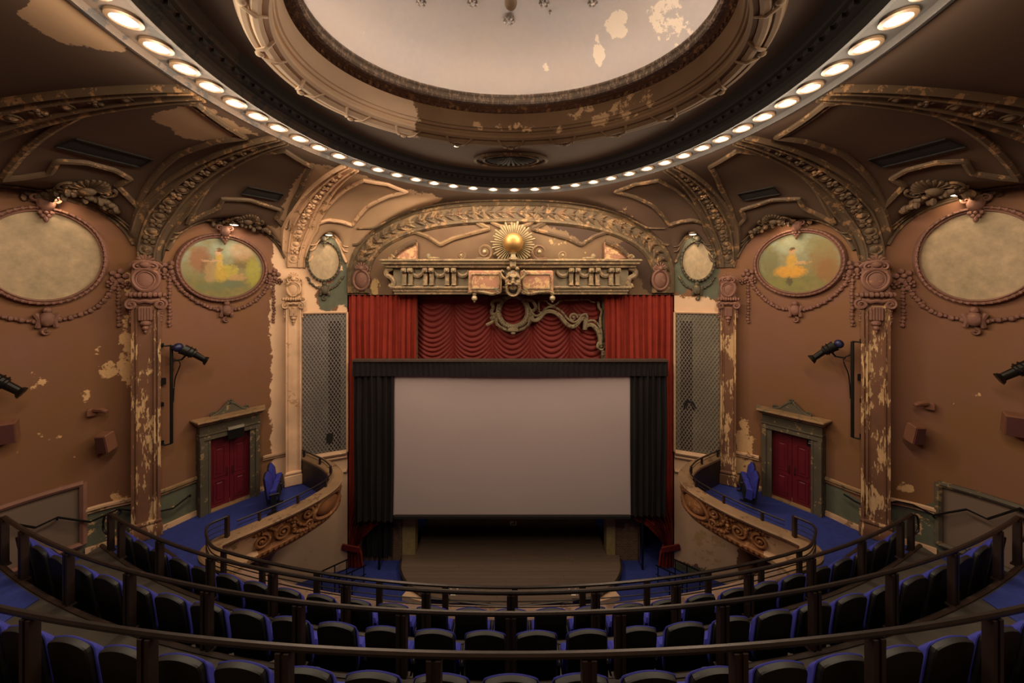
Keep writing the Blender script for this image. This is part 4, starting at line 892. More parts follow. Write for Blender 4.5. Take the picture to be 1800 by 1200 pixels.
# ------------------------------------------------------------------ stage: floor, drapes, screen
ZS = -9.45
sp = [(-2.3, 10.5), (-3.0, 10.8), (-3.45, 11.15), (-3.75, 11.6), (-3.87, 12.05)]
front = catmull([(0, 10.22)] + sp, .1)
out = [(x, y) for x, y in front] + [(-3.87, 12.3), (-3.46, 12.3), (-3.46, 16.1)]
out = out[::-1] + [(-x, y) for x, y in out[1:]]
def plan_prism(mb, pts, z0, z1):
    n = len(pts); V = [(x, y, z1) for x, y in pts] + [(x, y, z0) for x, y in pts]
    area_ = sum(pts[i][0]*pts[(i+1) % n][1] - pts[(i+1) % n][0]*pts[i][1] for i in range(n)); o = 1 if area_ > 0 else -1
    F_ = [tuple(range(n))[::o], tuple(range(n, 2*n))[::-o]] + [(n+i, n+(i+1) % n, (i+1) % n, i)[::o] for i in range(n)]
    mb.add(V, F_)
stg = empty('stage', (0, 12.5, ZFLOOR), 'low brown wooden stage with a bowed front edge below the screen', 'stage')
m = MB(); plan_prism(m, out, ZFLOOR, ZS - .02); m.build('platform', M_RISER, stg, smooth=False)
ys = np.arange(10.22, 16.1, .145)                      # boards, each cut to the bowed outline
fx, fy = -front[::-1, 0][::-1], front[:, 1]
for i, y in enumerate(ys):
    yy = y + .07
    xw = 3.46 if yy > 12.3 else float(np.interp(yy, fy, fx))
    if xw < .2: continue
    bnd = random.uniform(-xw*.6, xw*.6)
    for (a, b) in ((-xw, bnd), (bnd, xw)):
        m = MB(); m.box(((a + b)/2, yy, ZS - .01 + random.uniform(-.001, .001)), (b - a - .008, .141, .03)); m.build('board', M_STAGE, stg, smooth=False)
m = MB(); P = np.vstack([front[::-1], (front*np.array((-1, 1)))[1:]]); m.tube(np.c_[P, np.full(len(P), ZS)], .035, 6); m.build('edge_trim', M_RISER, stg)
for (u, v, Y, lab) in ((797, 1036, 10.72, 'left'), (1007, 1035, 10.72, 'right'), (902, 927, 13.9, 'rear')):
    x = (u - U0)*Y/F; o = MB(); o.box((x - .1, Y, ZS + .012), (.05, .24, .01)); o.box((x, Y - .1, ZS + .012), (.24, .05, .01)); o.box((x + .11, Y, ZS + .012), (.05, .24, .01)); o.box((x - .03, Y + .06, ZS + .012), (.1, .08, .01))
    tag(o.build('floor_mark', plain('white_tape_' + lab, 'cfc0ae', .7), smooth=False), f'small white tape mark on the stage boards, the {lab} one of the three', 'tape mark', 'tape marks on the stage')
for q in (-1, 1):
    m = MB(); plan_prism(m, [(q*2.62, 10.5), (q*3.42, 10.72), (q*3.3, 11.0), (q*2.85, 10.75)], ZFLOOR, ZFLOOR + .14)
    tag(m.build('stage_step', M_CREAMPLAIN, smooth=False), f'pale low step at the {"left" if q < 0 else "right"} front corner of the stage', 'step', 'pale stage steps')
    w = 'left' if q < 0 else 'right'
    a, b = (3.9, 7.2) if q < 0 else (3.75, 4.66)
    m = MB(); m.box((q*(a + b)/2, 12.42, -6.0), (b - a, .2, 7.4)); tag(m.build(f'wall_brick_{w}', M_BRICK, smooth=False), kind='structure')
    a, b = (3.44, 3.9) if q < 0 else (3.44, 3.75)
    m = MB(); m.box((q*(a + b)/2, 12.45, -6.0), (b - a, .36, 7.4)); tag(m.build(f'trim_{10 + (q > 0)}', plain(f'jamb_cream_{w}', '9b8a5c', .8, 0, .2, 4), smooth=False), kind='structure')
def drape(mb, rows, y, amp, waves, nx=90, n_per=10, phase=0):
    """hanging cloth: rows of (z, xl, xr); pleats keep their count where the cloth is gathered"""
    R = np.array(rows, float); t = np.linspace(0, len(R) - 1, (len(R) - 1)*n_per + 1); z = np.interp(t, range(len(R)), R[:, 0]); xl = np.interp(t, range(len(R)), R[:, 1]); xr = np.interp(t, range(len(R)), R[:, 2])
    q = np.linspace(0, 1, nx); X = xl[:, None] + (xr - xl)[:, None]*q; Y = y + amp*(np.sin(2*PI*waves*q + phase) + .45*np.sin(2*PI*waves*2.37*q + 1.3))[None]*np.ones((len(z), 1)) + .03*np.sin(z*1.7)[:, None]*np.sin(9*q)[None]
    mb.grid(np.stack([X, Y, np.broadcast_to(z[:, None], X.shape)], -1))
for q in (-1, 1):
    w = 'left' if q < 0 else 'right'; root = empty('stage_curtain', (q*5.5, 12.0, ZFLOOR), f'tall pleated red velvet curtain at the {w} edge of the stage, tied low', 'curtain', 'red house curtains')
    rows = [(-.1, 5.72, 3.3), (-3, 5.72, 3.35), (-7.7, 5.72, 3.8), (-8.2, 5.72, 4.75), (-8.6, 5.7, 5.15), (-8.9, 5.66, 5.36), (-9.2, 5.7, 5.25), (ZFLOOR + .02, 5.72, 5.2)]
    rows = [(z, q*a, q*b) for z, a, b in rows]
    m = MB(flip=q > 0); drape(m, rows, 12.02, .055, 11, 150); m.build('cloth', M_REDVELVET, root, ang=80)
    m = MB(); L_ = Matrix.Translation((q*5.56, 11.86, -8.92)) @ Matrix.Rotation(q*-.2, 4, 'Y'); m.box((0, 0, 0), (.62, .05, .2), L_, bev=.015); m.build('tie_band', M_SWAGRED, root)
m = MB(); m.box((0, 12.1, -.12), (11.4, .12, .08)); tag(m.build('curtain_rail', M_BLACK, smooth=False), 'dark curtain rail under the entablature', 'rail')
# austrian curtain in scalloped folds
x0, x1 = -3.62, 3.7; XX, ZZ = np.meshgrid(np.linspace(x0, x1, 240), np.linspace(-.05, -3.4, 230), indexing='ij')
tt = ((XX - x0)/(x1 - x0)*5) % 1; ci = np.floor((XX - x0)/(x1 - x0)*5 - 1e-6)
sag = .55*(4*(tt - .5)**2); ph = (ZZ - sag - .05*np.sin(ci*2.1))/.19 + .25*np.sin(ZZ*3 + ci)
YY = 12.75 - .16*np.sin(PI*tt)**.6 - (.075*np.abs(np.sin(PI*ph))**.7)*np.sin(PI*tt)**.7*np.clip((-ZZ - .1)*2, .15, 1)
m = MB(); m.grid(np.stack([XX, YY, ZZ], -1), flip=False); sw = m.build('cloth', M_SWAGRED, None, ang=80)
ac = empty('austrian_curtain', (0, 12.8, -3.4), 'dark red scalloped curtain in five swagged columns above the screen', 'curtain'); sw.parent = ac; sw.matrix_parent_inverse = Matrix.Translation((0, -12.8, 3.4)); WORLD[sw.name] = np.zeros(3)
m = MB(); m.box((0, 12.86, -.02), (7.4, .12, .08)); m.build('heading', M_SWAGRED, ac, smooth=False)
# remains of the gilded inner frame
fr = empty('proscenium_fragment', (0, 12.35, -2.6), 'fragment of an ornate grey scroll frame with a round wreath before the red curtain', 'frame')
YF = 12.35; q2 = lambda pts: [(fp(u, v, YF)[0], 0, fp(u, v, YF)[1]) for u, v in pts]
def fmb(): return MB(FV(0, YF))
scr = [(930, 548), (934, 556), (939, 562), (946, 562), (952, 557), (958, 550), (967, 547), (977, 549), (988, 557), (997, 568), (1007, 574), (1015, 571), (1022, 562), (1029, 560), (1031, 566), (1030, 580), (1032, 573), (1042, 571), (1051, 579), (1056, 591), (1058, 606)]
P = catmull(q2(scr), .05); m = fmb(); m.tube(P, .085, 7, up=(0, 1, 0)); m.build('main_scroll', M_FRAMEGREY, fr)
m = fmb(); m.tube(P + np.array((.05, -.05, .17)), .04, 6, up=(0, 1, 0)); m.build('outer_scroll', M_FRAMEGREY, fr)
m = fmb(); m.tube(catmull(q2([(948, 529), (962, 529), (966, 533), (973, 537), (981, 534), (988, 528), (1012, 527), (1035, 526), (1042, 530), (1049, 531)]), .05), .035, 6, up=(0, 1, 0)); m.build('upper_bar', M_FRAMEGREY, fr)
m = fmb(); m.tube(catmull(q2([(1053, 530), (1055, 540), (1060, 547), (1057, 560), (1058, 575)]), .05), .05, 6, up=(0, 1, 0)); m.build('side_scroll', M_FRAMEGREY, fr)
m = fmb(); m.tube(q2([(949, 529), (949, 547), (953, 549)]), .035, 5, up=(0, 1, 0)); m.tube(q2([(1036, 557), (1031, 554), (1014, 553)]), .035, 5, up=(0, 1, 0)); x, _, z = q2([(1009, 558)])[0]; m.spiral(x, z, .16, 1.4, .045, 0, 1, -.03); m.build('small_scroll', M_FRAMEGREY, fr)
x, _, z = q2([(904, 547)])[0]; m = fmb(); t = np.linspace(0, 2*PI, 40, endpoint=False)
m.tube([(x + .53*math.cos(a), 0, z + .56*math.sin(a)) for a in t], .1, 8, closed=True, up=(0, 1, 0)); m.build('wreath', M_FRAMEGREY, fr)
m = fmb()
for a in t: m.blob((x + .53*math.cos(a), -.09, z + .56*math.sin(a)), (.06, .05, .06), 5, 4)
tag(m.build('wreath_leaves', M_FRAMEGREY, fr), kind='stuff')
m = fmb(); m.tube([(x + .72*math.cos(a), 0, z - .05 + .66*math.sin(a)) for a in np.linspace(-PI, 0, 20)], .055, 6, up=(0, 1, 0)); m.box((x, -.08, z - .66), (.36, .14, .16), bev=.04); m.blob((x, -.08, z - .78), (.09, .06, .06)); m.build('lower_garland', M_FRAMEGREY, fr)
for u in (875, 932):
    xx, _, zz2 = q2([(u, 552)])[0]; m = fmb(); m.rosette(xx, zz2, .1, -.06); m.tube([(xx, -.03, zz2), (xx, -.04, zz2 - .3), (xx, 0, zz2 - .42)], [.04, .055, .02], 6, up=(0, 1, 0)); m.build('tassel', M_FRAMEGREY, fr)
m = fmb(); m.tube(catmull(q2([(884, 527), (872, 528), (867, 534), (869, 540), (866, 548), (869, 556), (864, 560)]), .05), .07, 6, up=(0, 1, 0)); m.tube(q2([(872, 562), (865, 567), (857, 571)]), .06, 6, up=(0, 1, 0)); m.build('broken_scroll', M_FRAMEGREY, fr)
m = fmb(); m.tube(catmull(q2([(924, 527), (936, 528), (941, 533), (944, 541), (938, 546), (931, 544)]), .05), .065, 6, up=(0, 1, 0)); m.build('side_volute', M_FRAMEGREY, fr)
for (a, b, nm) in ((1061, 1067, 'inner_strip'), (1070, 1078, 'right_strip'), (728, 734, 'left_strip')):
    xa, xb = fp(a, 0, YF)[0], fp(b, 0, YF)[0]; m = fmb(); m.box(((xa + xb)/2, .1, -1.5), (xb - xa, .2, 2.8)); m.build(nm, M_FRAMEGREY if a < 1070 and a > 800 else M_GOLDORN, fr, smooth=False)
m = fmb(); x, _, z = q2([(1059, 608)])[0]; m.spiral(x, z, .17, 1.6, .05, PI/2, 1, -.03); m.garland([(x + .05, z - .2), (x + .18, z - .45)], .09, -.02); m.build('foot_volute', M_FRAMEGREY, fr)
# cinema screen with its black masking
YS = 11.72; sc_ = empty('cinema_screen', (0, YS, -7.9), 'large blank white cinema screen with black cloth masking in front of the stage', 'screen')
fx_ = lambda u: (u - U0)*YS/F; fz_ = lambda v: (HV - v)*YS/F
m = MB(); XX, ZZ = np.meshgrid(np.linspace(fx_(690), fx_(1112), 60), np.linspace(fz_(655), fz_(907), 40), indexing='ij')
YY = YS + .06 + .006*np.sin(XX*9)*np.exp(-(fz_(658) - ZZ)*2.2); m.grid(np.stack([XX, YY, ZZ], -1), flip=True); m.build('screen_cloth', M_SCREEN, sc_, ang=80)
m = MB(); drape(m, [(fz_(634), fx_(622), fx_(1172)), (fz_(660), fx_(622), fx_(1172))], YS - .1, .012, 60, 500, 4); m.build('top_masking', M_MASK, sc_, ang=80)
m = MB(); m.box(((fx_(622) + fx_(1172))/2, YS + .02, fz_(633)), (fx_(1172) - fx_(622), .3, .06)); m.build('top_batten', plain('batten', '4a3a30', .6), sc_, smooth=False)
for (a, b, bt) in ((622, 693, 915), (1108, 1172, 906)):
    m = MB(); drape(m, [(fz_(645), fx_(a), fx_(b)), (fz_(780), fx_(a), fx_(b)), (fz_(bt), fx_(a + 1), fx_(b - 2))], YS - .02, .05, 6, 90); m.build('side_masking', M_MASK, sc_, ang=80)
m = MB(); m.box(((fx_(693) + fx_(1108))/2, YS, fz_(908)), (fx_(1108) - fx_(693), .12, .08)); m.build('bottom_masking', M_MASK, sc_, smooth=False)
for x in (-4.6, 4.6):
    m = MB(); m.tube([(x, YS + .2, -7.6), (x, YS + .2, ZFLOOR)], .04, 6); m.build('leg', M_BLACK, sc_)
bd = MB(); drape(bd, [(-6.8, -5.3, -4.2), (ZFLOOR + .25, -5.25, -4.25)], 12.2, .04, 5, 60); tag(bd.build('black_drape', M_MASK, ang=80), 'black drape before the brick wall, below the left end of the screen', 'drape')
bd = MB(); drape(bd, [(-6.8, 4.7, 7.0), (ZFLOOR + .02, 4.7, 7.0)], 13.6, .05, 8, 60); tag(bd.build('black_drape', M_MASK, ang=80), 'black drape in the dark gap right of the brick jamb, behind the red curtain', 'drape')
# ------------------------------------------------------------------ doors
for side in (-1, 1):
    w = SIDE[side]; sa, sb = s_of(365), s_of(438); s0 = (sa + sb)/2; hw = abs(sa - sb)/2; z0 = ZB; zt_ = -4.2 - ZB; n_ = 1 if side < 0 else 2
    nb = lambda: wmb(s0, z0, side)
    root = empty(f'door_{n_}', wbase(s0, side)); root['kind'] = 'structure'
    for q in (-1, 1):
        m = nb(); m.box((q*(hw + .13), -.12, zt_/2), (.26, .26, zt_)); m.box((q*(hw + .2), -.27, zt_/2), (.1, .05, zt_)); m.box((q*(hw + .02), -.25, zt_/2), (.05, .03, zt_)); m.build('jamb', M_GREENTRIM, root, smooth=False)
        m = nb(); m.box((q*hw/2, -.05, zt_/2 + .01), (hw - .01, .06, zt_ - .02))
        leaf = m.build('door_leaf', M_DOOR, root, smooth=False)
        for zc, h in ((.45, .62), (1.32, .85)):
            m = nb(); hh_ = h/2; xw = hw/2 - .12; m.tube([(q*hw/2 + a*xw, -.085, zc + b*hh_) for a, b in ((-1, -1), (1, -1), (1, 1), (-1, 1))], .025, 4, closed=True, up=(0, 1, 0)); m.box((q*hw/2, -.085, zc), (2*xw - .12, .025, h - .12), bev=.015); m.build('leaf_panel', M_DOOR, leaf)
        m = nb(); m.tube([(q*.07, -.1, .85), (q*.07, -.13, .9), (q*.07, -.13, 1.05), (q*.07, -.1, 1.1)], .012, 5, up=(1, 0, 0)); m.build('handle', M_RISER, leaf)
    m = nb(); m.box((0, -.13, zt_ + .09), (2*hw + .52, .28, .18)); m.box((0, -.12, zt_ + .32), (2*hw + .5, .24, .28)); m.box((0, -.2, zt_ + .17), (2*hw + .56, .2, .04)); m.build('lintel', M_GREENTRIM, root, smooth=False)
    m = nb(); zc = zt_ + .47
    for d, h, dz in ((.34, .06, 0), (.42, .05, .055), (.5, .06, .11)): m.box((0, -d/2, zc + dz), (2*hw + .3 + d, d, h), bev=.015)
    m.build('door_cornice', M_CORNICE, root)
    m = nb(); zc += .14; P = catmull([(-hw*.95, zc), (-hw*.6, zc + .06), (-hw*.3, zc + .2), (0, zc + .3), (hw*.3, zc + .2), (hw*.6, zc + .06), (hw*.95, zc)], .05)
    m.prism([tuple(p) for p in P], -.16, -.04); m.tube(np.c_[P[:, 0], np.full(len(P), -.15), P[:, 1]], .035, 5, up=(0, 1, 0))
    m.rosette(0, zc + .3, .1, -.14); m.spiral(-hw*.85, zc + .05, .07, 1.3, .03, 0, 1, -.14); m.spiral(hw*.85, zc + .05, .07, 1.3, .03, PI, -1, -.14); m.build('door_crest', M_GREENTRIM, root)
    m = nb(); m.box((0, -.16, .012), (2*hw, .2, .024)); m.build('threshold', M_CORNICE, root, smooth=False)
sE = s_of(410); zE = z_of(410, 753)
root = empty('exit_sign', wbase(sE, -1, zE - .17), 'dark unlit sign box with a pale top over the left red doors', 'sign')
m = wmb(sE, zE, -1); m.box((0, -.33, -.04), (.42, .1, .27)); m.build('sign_box', M_BLACK, root, smooth=False)
m = wmb(sE, zE, -1); m.box((0, -.33, .14), (.42, .12, .07)); m.build('sign_top', plain('sign_top_grey', '8d8474', .6), root, smooth=False)
sE = s_of(2*U0 - 1428); zE = z_of(2*U0 - 1428, 776)
root = empty('door_notice', wbase(sE, 1, zE - .12), 'small black notice with two pale lines on the right red door', 'sign')
m = wmb(sE, zE, 1); m.box((0, -.1, 0), (.2, .02, .24)); m.build('plate', M_BLACK, root, smooth=False)
for zz2, wd in ((.03, .11), (-.03, .13)):
    m = wmb(sE, zE, 1)
    for i in range(4): m.box((-wd/2 + wd*(i + .5)/4, -.113, zz2), (wd/4*.72, .006, .03))
    tag(m.build('lettering', plain('notice_white', 'b9aaa0', .7), root, smooth=False), kind='stuff')

# ------------------------------------------------------------------ wall fittings: spot booms, speakers, brackets, handrails
def spotlight(side, s0, z0, label, dx, dz, k=1.0, blue=False):
    """profile spotlight in front-view wall space, barrel from (0,0) to (dx,dz)"""
    root = empty('wall_spotlight', wbase(s0, side, z0), label, 'spotlight'); a = unit((dx, -.25, dz)); nb = lambda: wmb(s0, z0, side)
    c0 = np.array((0, -.42, 0.)); L_ = math.hypot(dx, dz)
    def tb(t0, t1, r0, r1, n=12): return [c0 + a*L_*t0, c0 + a*L_*t1], [r0*k, r1*k]
    m = nb(); m.tube(*tb(0, .42, .13, .12), n=12, up=(0, .2, 1)); m.build('housing', M_BLACK, root, ang=30)
    m = nb(); m.tube([c0 + a*L_*t for t in (.4, .45, .85, .9, 1.0)], [.105*k, .085*k, .08*k, .11*k, .13*k], 12, up=(0, .2, 1)); m.build('barrel', M_BLACK, root, ang=30)
    m = nb(); m.blob(c0 - a*.08, (.1*k, .1*k, .12*k)); m.build('rear_cap', plain('rear_cap_blue', '26264a', .4, .3) if blue else M_BLACK, root)
    for t in (.2, .34):
        m = nb(); p = c0 + a*L_*t; x = unit(np.cross(a, (0, 0, 1))); u_ = np.cross(x, a); m.tube([p + .14*k*(x*math.cos(q) + u_*math.sin(q)) for q in np.linspace(0, 2*PI, 14, endpoint=False)], .012, 4, closed=True); m.build('cooling_ring', M_BLACK, root)
    p = c0 + a*L_*.22; m = nb(); m.tube([p + np.array((0, 0, -.02)), p + np.array((-.1, .1, -.2)), (-.05 - .1, -.3, p[2] - .22)], .022, 5); m.build('yoke', M_BLACK, root); return root, p
for side, (up, v0, v1, us, vs, ue, ve) in ((-1, (294, 607, 779, 307, 613, 351, 636)), (1, (2*U0 - 1505, 600, 768, 2*U0 - 1482, 607, 2*U0 - 1437, 633))):
    w = SIDE[side]; s0 = s_of(up); q = wxy(s0) + wnorm(s0)*.3; za, zb_ = (HV - v0)*q[1]/F, (HV - v1)*q[1]/F
    root = empty('spot_boom', wbase(s0, side, zb_), f'black vertical pipe boom on stand-offs on the {w} wall, holding a spotlight', 'boom', 'lighting booms')
    m = wmb(s0, 0, side); m.tube([(0, -.3, za), (0, -.3, zb_)], .03, 8); m.build('pipe', M_BLACK, root)
    for z in (za, zb_): m = wmb(s0, 0, side); m.tube([(0, -.3, z), (-.1, -.3, z), (-.12, -.02, z)], .022, 6); m.box((-.12, -.02, z), (.1, .04, .1)); m.build('stand_off', M_BLACK, root)
    for (dz, h) in ((-.95, .17), (-1.55, .1)): m = wmb(s0, 0, side); m.box((-.14, -.06, za + dz), (h*1.1, .1, h)); m.build('socket_box', M_BLACK, root, smooth=False)
    m = wmb(s0, 0, side); m.tube(catmull([(.02, -.3, za - .35), (.14, -.34, za - .5), (.06, -.3, za - .9), (.03, -.3, za - 1.5)], .05), .012, 5); m.build('cable', M_BLACK, root)
    s1 = s_of(us); x1 = s1 - s_of(ue); Yq = wxy(s1)[1]; z1 = (HV - vs)*float((wxy(s1) + wnorm(s1)*.4)[1])/F; z2 = (HV - ve)*float((wxy(s_of(ue)) + wnorm(s_of(ue))*.6)[1])/F
    spotlight(side, s1, z1, f'black profile spotlight clamped to the pipe boom on the {w} wall', x1*1.0, z2 - z1, 1.0, True)
    # partly seen spotlight and speakers at the edge of the picture
    for (uu, vv, ue2, ve2) in (((-32, 662, 30, 686),) if side < 0 else ((2*U0 - 1830, 640, 2*U0 - 1764, 662),)):
        s1 = s_of(uu); z1 = (HV - vv)*float(wxy(s1)[1])/F; z2 = (HV - ve2)*float(wxy(s_of(ue2))[1])/F
        spotlight(side, s1, z1, f'black spotlight cut by the {w} edge of the picture', (s1 - s_of(ue2))*.95, z2 - z1, 1.05)
    for (uu, vv, lab) in ((183, 772, 'whole'), (-8, 758, 'cut by the picture edge')) if side < 0 else ((2*U0 - 1611, 757, 'whole'), (2*U0 - 1802, 745, 'cut by the picture edge')):
        s1 = s_of(uu); z1 = (HV - vv)*float(wxy(s1)[1])/F; root = empty('wall_speaker', wbase(s1, side, z1 - .28), f'brown surround speaker tilted down on the {w} wall, {lab}', 'speaker', 'surround speakers')
        T_ = Matrix.Translation((.08, -.24, 0)) @ Matrix.Rotation(-.45, 4, 'Z') @ Matrix.Rotation(.22, 4, 'X')
        m = wmb(s1, z1, side); m.box((0, 0, 0), (.3, .24, .46), T_, bev=.02); m.build('cabinet', M_BROWNBOX, root, smooth=False)
        m = wmb(s1, z1, side); m.box((0, -.13, 0), (.26, .02, .42), T_); m.build('grille_cloth', M_SPEAKGRILL, root, smooth=False)
        m = wmb(s1, z1, side); m.tube([(-.02, 0, .05), (-.02, -.12, .02)], .03, 6); m.box((-.02, -.015, .05), (.12, .03, .2)); m.build('bracket', M_BROWNBOX, root)
    s1 = s_of(174 if side < 0 else 2*U0 - 1622); z1 = (HV - (722 if side < 0 else 711))*float(wxy(s1)[1])/F
    root = empty('wall_bracket', wbase(s1, side, z1), f'small brown painted bracket lamp above the whole speaker on the {w} wall', 'bracket', 'small wall brackets')
    m = wmb(s1, z1, side); m.box((-.1, -.05, 0), (.16, .1, .2), bev=.03); m.build('box', M_SPEAKGRILL if False else M_BROWNBOX, root); m = wmb(s1, z1, side); m.tube([(-.05, -.08, .06), (.1, -.2, .05), (.2, -.24, .0)], [.07, .06, .045], 8); m.build('arm', M_BROWNBOX, root)
    pts = [(-60, 935), (-20, 905), (20, 921), (60, 927), (100, 909), (160, 917), (190, 905), (215, 894), (265, 902), (300, 893), (330, 869)] if side < 0 else [(2*U0 - u, v) for u, v in ((1860, 930), (1800, 893), (1738, 912), (1700, 895), (1640, 905), (1600, 887), (1572, 881), (1525, 891), (1505, 880), (1488, 868))]
    root = empty('wall_handrail', wbase(s_of(100), side, -5.6), f'thin dark zigzag handrail following the aisle steps along the {w} wall', 'handrail', 'wall handrails')
    P = []
    for u, v in pts: s1 = s_of(u); n = wnorm(s1); q = wxy(s1) + n*.16; P.append((q[0]*-side, q[1], (HV - v)*q[1]/F))
    m = MB(); m.tube(P, .024, 6); m.build('rail', M_BLACK, root)
    for i in range(1, len(P), 3):
        s1 = s_of(pts[i][0]); q = wxy(s1); m = MB(); m.tube([P[i], (P[i][0], P[i][1], P[i][2] - .06), (q[0]*-side, q[1], P[i][2] - .08)], .014, 5); m.build('bracket', M_BLACK, root)

# ------------------------------------------------------------------ balcony: parapets, front rail, tiers, seats
ZC = -5.45                                                    # top of the parapet ledge
cen = catmull([(0, 5.88), (-2, 5.98), (-4, 6.31), (-5.35, 6.76)], .12)
box_path = catmull([(-5.35, 6.76), (-5.95, 6.94), (-6.3, 7.12), (-6.44, 7.36), (-6.3, 7.62), (-5.98, 7.98), (-5.55, 8.5), (-5.2, 9.1), (-5.06, 9.6), (-5.2, 10.12), (-5.7, 10.66), (-6.3, 11.05), (-6.88, 11.4)], .07)
def offs(P, d):
    t = np.gradient(P, axis=0); t /= np.linalg.norm(t, axis=1, keepdims=True); return P + np.c_[t[:, 1], -t[:, 0]]*d
CAPP = [(-.17, -.08), (-.17, -.02), (-.14, 0), (.18, 0), (.22, -.03), (.2, -.08), (.14, -.1)]
FACEP = [(-.12, -.08), (.13, -.08), (.15, -.12), (.1, -.16), (.07, -.2), (.05, -.58), (.09, -.62), (.13, -.66), (.12, -.72), (.05, -.74), (.03, -.84), (-.02, -.88), (-.12, -.88)]
bp = empty('balcony_parapet', (0, 6.0, -6.4), 'curved balcony front with a pinkish ledge below the bronze rail', 'parapet')
full = np.vstack([cen[::-1]*np.array((-1, 1)), cen[1:]])
full = full if full[0, 0] > full[-1, 0] else full[::-1]
m = MB(); m.sweep(np.c_[full, np.full(len(full), ZC - .07)], [(-.14, -.08), (-.14, -.02), (-.12, 0), (.1, 0), (.13, -.03), (.12, -.08), (.1, -.1)]); m.build('ledge', M_LEDGE, bp, ang=30)
m = MB(); m.sweep(np.c_[full, np.full(len(full), ZC - .07)], [(a*.8 if a > 0 else a, b) for a, b in FACEP]); m.build('face', M_PARAPET, bp, ang=30)
def s_near(P, x, y):
    d = np.r_[0, np.cumsum(np.linalg.norm(np.diff(P, axis=0), axis=1))]; return d[np.argmin(np.hypot(P[:, 0] - x, P[:, 1] - y))]
BD = np.r_[0, np.cumsum(np.linalg.norm(np.diff(box_path, axis=0), axis=1))]; BT = np.gradient(box_path, axis=0); BT /= np.linalg.norm(BT, axis=1, keepdims=True)
def pathmap(sc0, z0, side, out=.07):
    def f(V):
        s = sc0 + V[:, 0]; x, y = np.interp(s, BD, box_path[:, 0]), np.interp(s, BD, box_path[:, 1]); tx, ty = np.interp(s, BD, BT[:, 0]), np.interp(s, BD, BT[:, 1])
        n = np.hypot(tx, ty); tx, ty = tx/n, ty/n; o = out - V[:, 1]; return np.c_[(x + ty*o)*-side, y - tx*o, V[:, 2] + z0]
    return f
for side in (-1, 1):
    w = SIDE[side]; fl = side > 0; mm = np.array((-side, 1))
    root = empty('box_parapet', (-5.4*-side, 8.8, ZC - .9), f'curved carved parapet of the {w} stage box with a scrolled cartouche', 'parapet', 'box parapets')
    def msw(P, prof, nm, mat, **k):
        m = MB((lambda V: V*np.array((-1, 1, 1))) if fl else None, flip=fl); m.sweep(P, prof); return m.build(nm, mat, root, ang=30)
    B3 = np.c_[box_path, np.full(len(box_path), ZC)]
    msw(B3, CAPP, 'cap', M_CAP); nb_ = (np.arange(len(box_path)) < np.argmax(box_path[:, 1] > 7.97)); msw(B3[~nb_], FACEP, 'face', M_PARAPET); msw(B3[:int(nb_.sum()) + 1], FACEP, 'bare_face', M_CREAMORN)
    far = box_path[:, 1] > 8.8; msw(B3[far], [(-.175, -.08), (-.135, -.08), (-.135, -.84), (-.175, -.84)], 'inner_lining', M_RISER)
    nb = lambda sc0, z0=ZC - .38: MB(pathmap(sc0, z0, side), flip=fl)
    sC = s_near(box_path, -5.1, 9.35)
    m = nb(sC); m.blob((0, -.02, 0), (.34, .09, .22), 14, 8); m.build('cartouche_shield', M_PARAPET, root)
    m = nb(sC); t = np.linspace(0, 2*PI, 30, endpoint=False); m.tube([(.42*math.cos(a)*(1 + .1*math.sin(2*a)), -.05, .26*math.sin(a)) for a in t], .055, 6, closed=True, up=(0, 1, 0)); m.build('cartouche_frame', M_PARAPET, root)
    for q in (-1, 1):
        m = nb(sC); m.spiral(q*.58, .12, .14, 1.5, .045, PI/2, q, -.05); m.spiral(q*.56, -.16, .11, 1.4, .04, -PI/2, -q, -.05); m.garland(catmull([(q*.4, .22), (q*.62, .28), (q*.85, .22), (q*.9, 0), (q*.86, -.2), (q*.6, -.26), (q*.3, -.3)], .06), .05, -.04); m.build('cartouche_foliage', M_PARAPET, root)
    for j, (x, y, k) in enumerate(((-5.62, 8.4, 1), (-5.9, 8.06, -1))):
        sS = s_near(box_path, x, y); m = nb(sS); m.spiral(0, -.02, .17, 1.9, .04, PI*(.5), k, -.04, 32); m.build('scroll', M_PARAPET, root)
        m = nb(sS); m.garland(catmull([(.1, .18), (.28, .12), (.36, -.05), (.5, -.15)] if k > 0 else [(-.12, .17), (.1, .22), (.26, .12), (.3, -.02)], .05), .04, -.03); m.build('scroll_foliage', M_PARAPET, root)
    sS = s_near(box_path, -5.7, 10.66); m = nb(sS); m.spiral(0, 0, .17, 1.8, .04, PI/2, 1, -.04); m.garland(catmull([(-.2, .15), (-.4, .1), (-.5, -.15)], .05), .04, -.03); m.build('scroll', M_PARAPET, root)
    m = nb(0.0, ZC - .7); L_ = BD[-1]; 
    for i in range(int(L_/.11)): m.box((.05 + i*.11, -.04, 0), (.06, .05, .05))
    tag(m.build('leaf_band', M_PARAPET, root), kind='stuff')

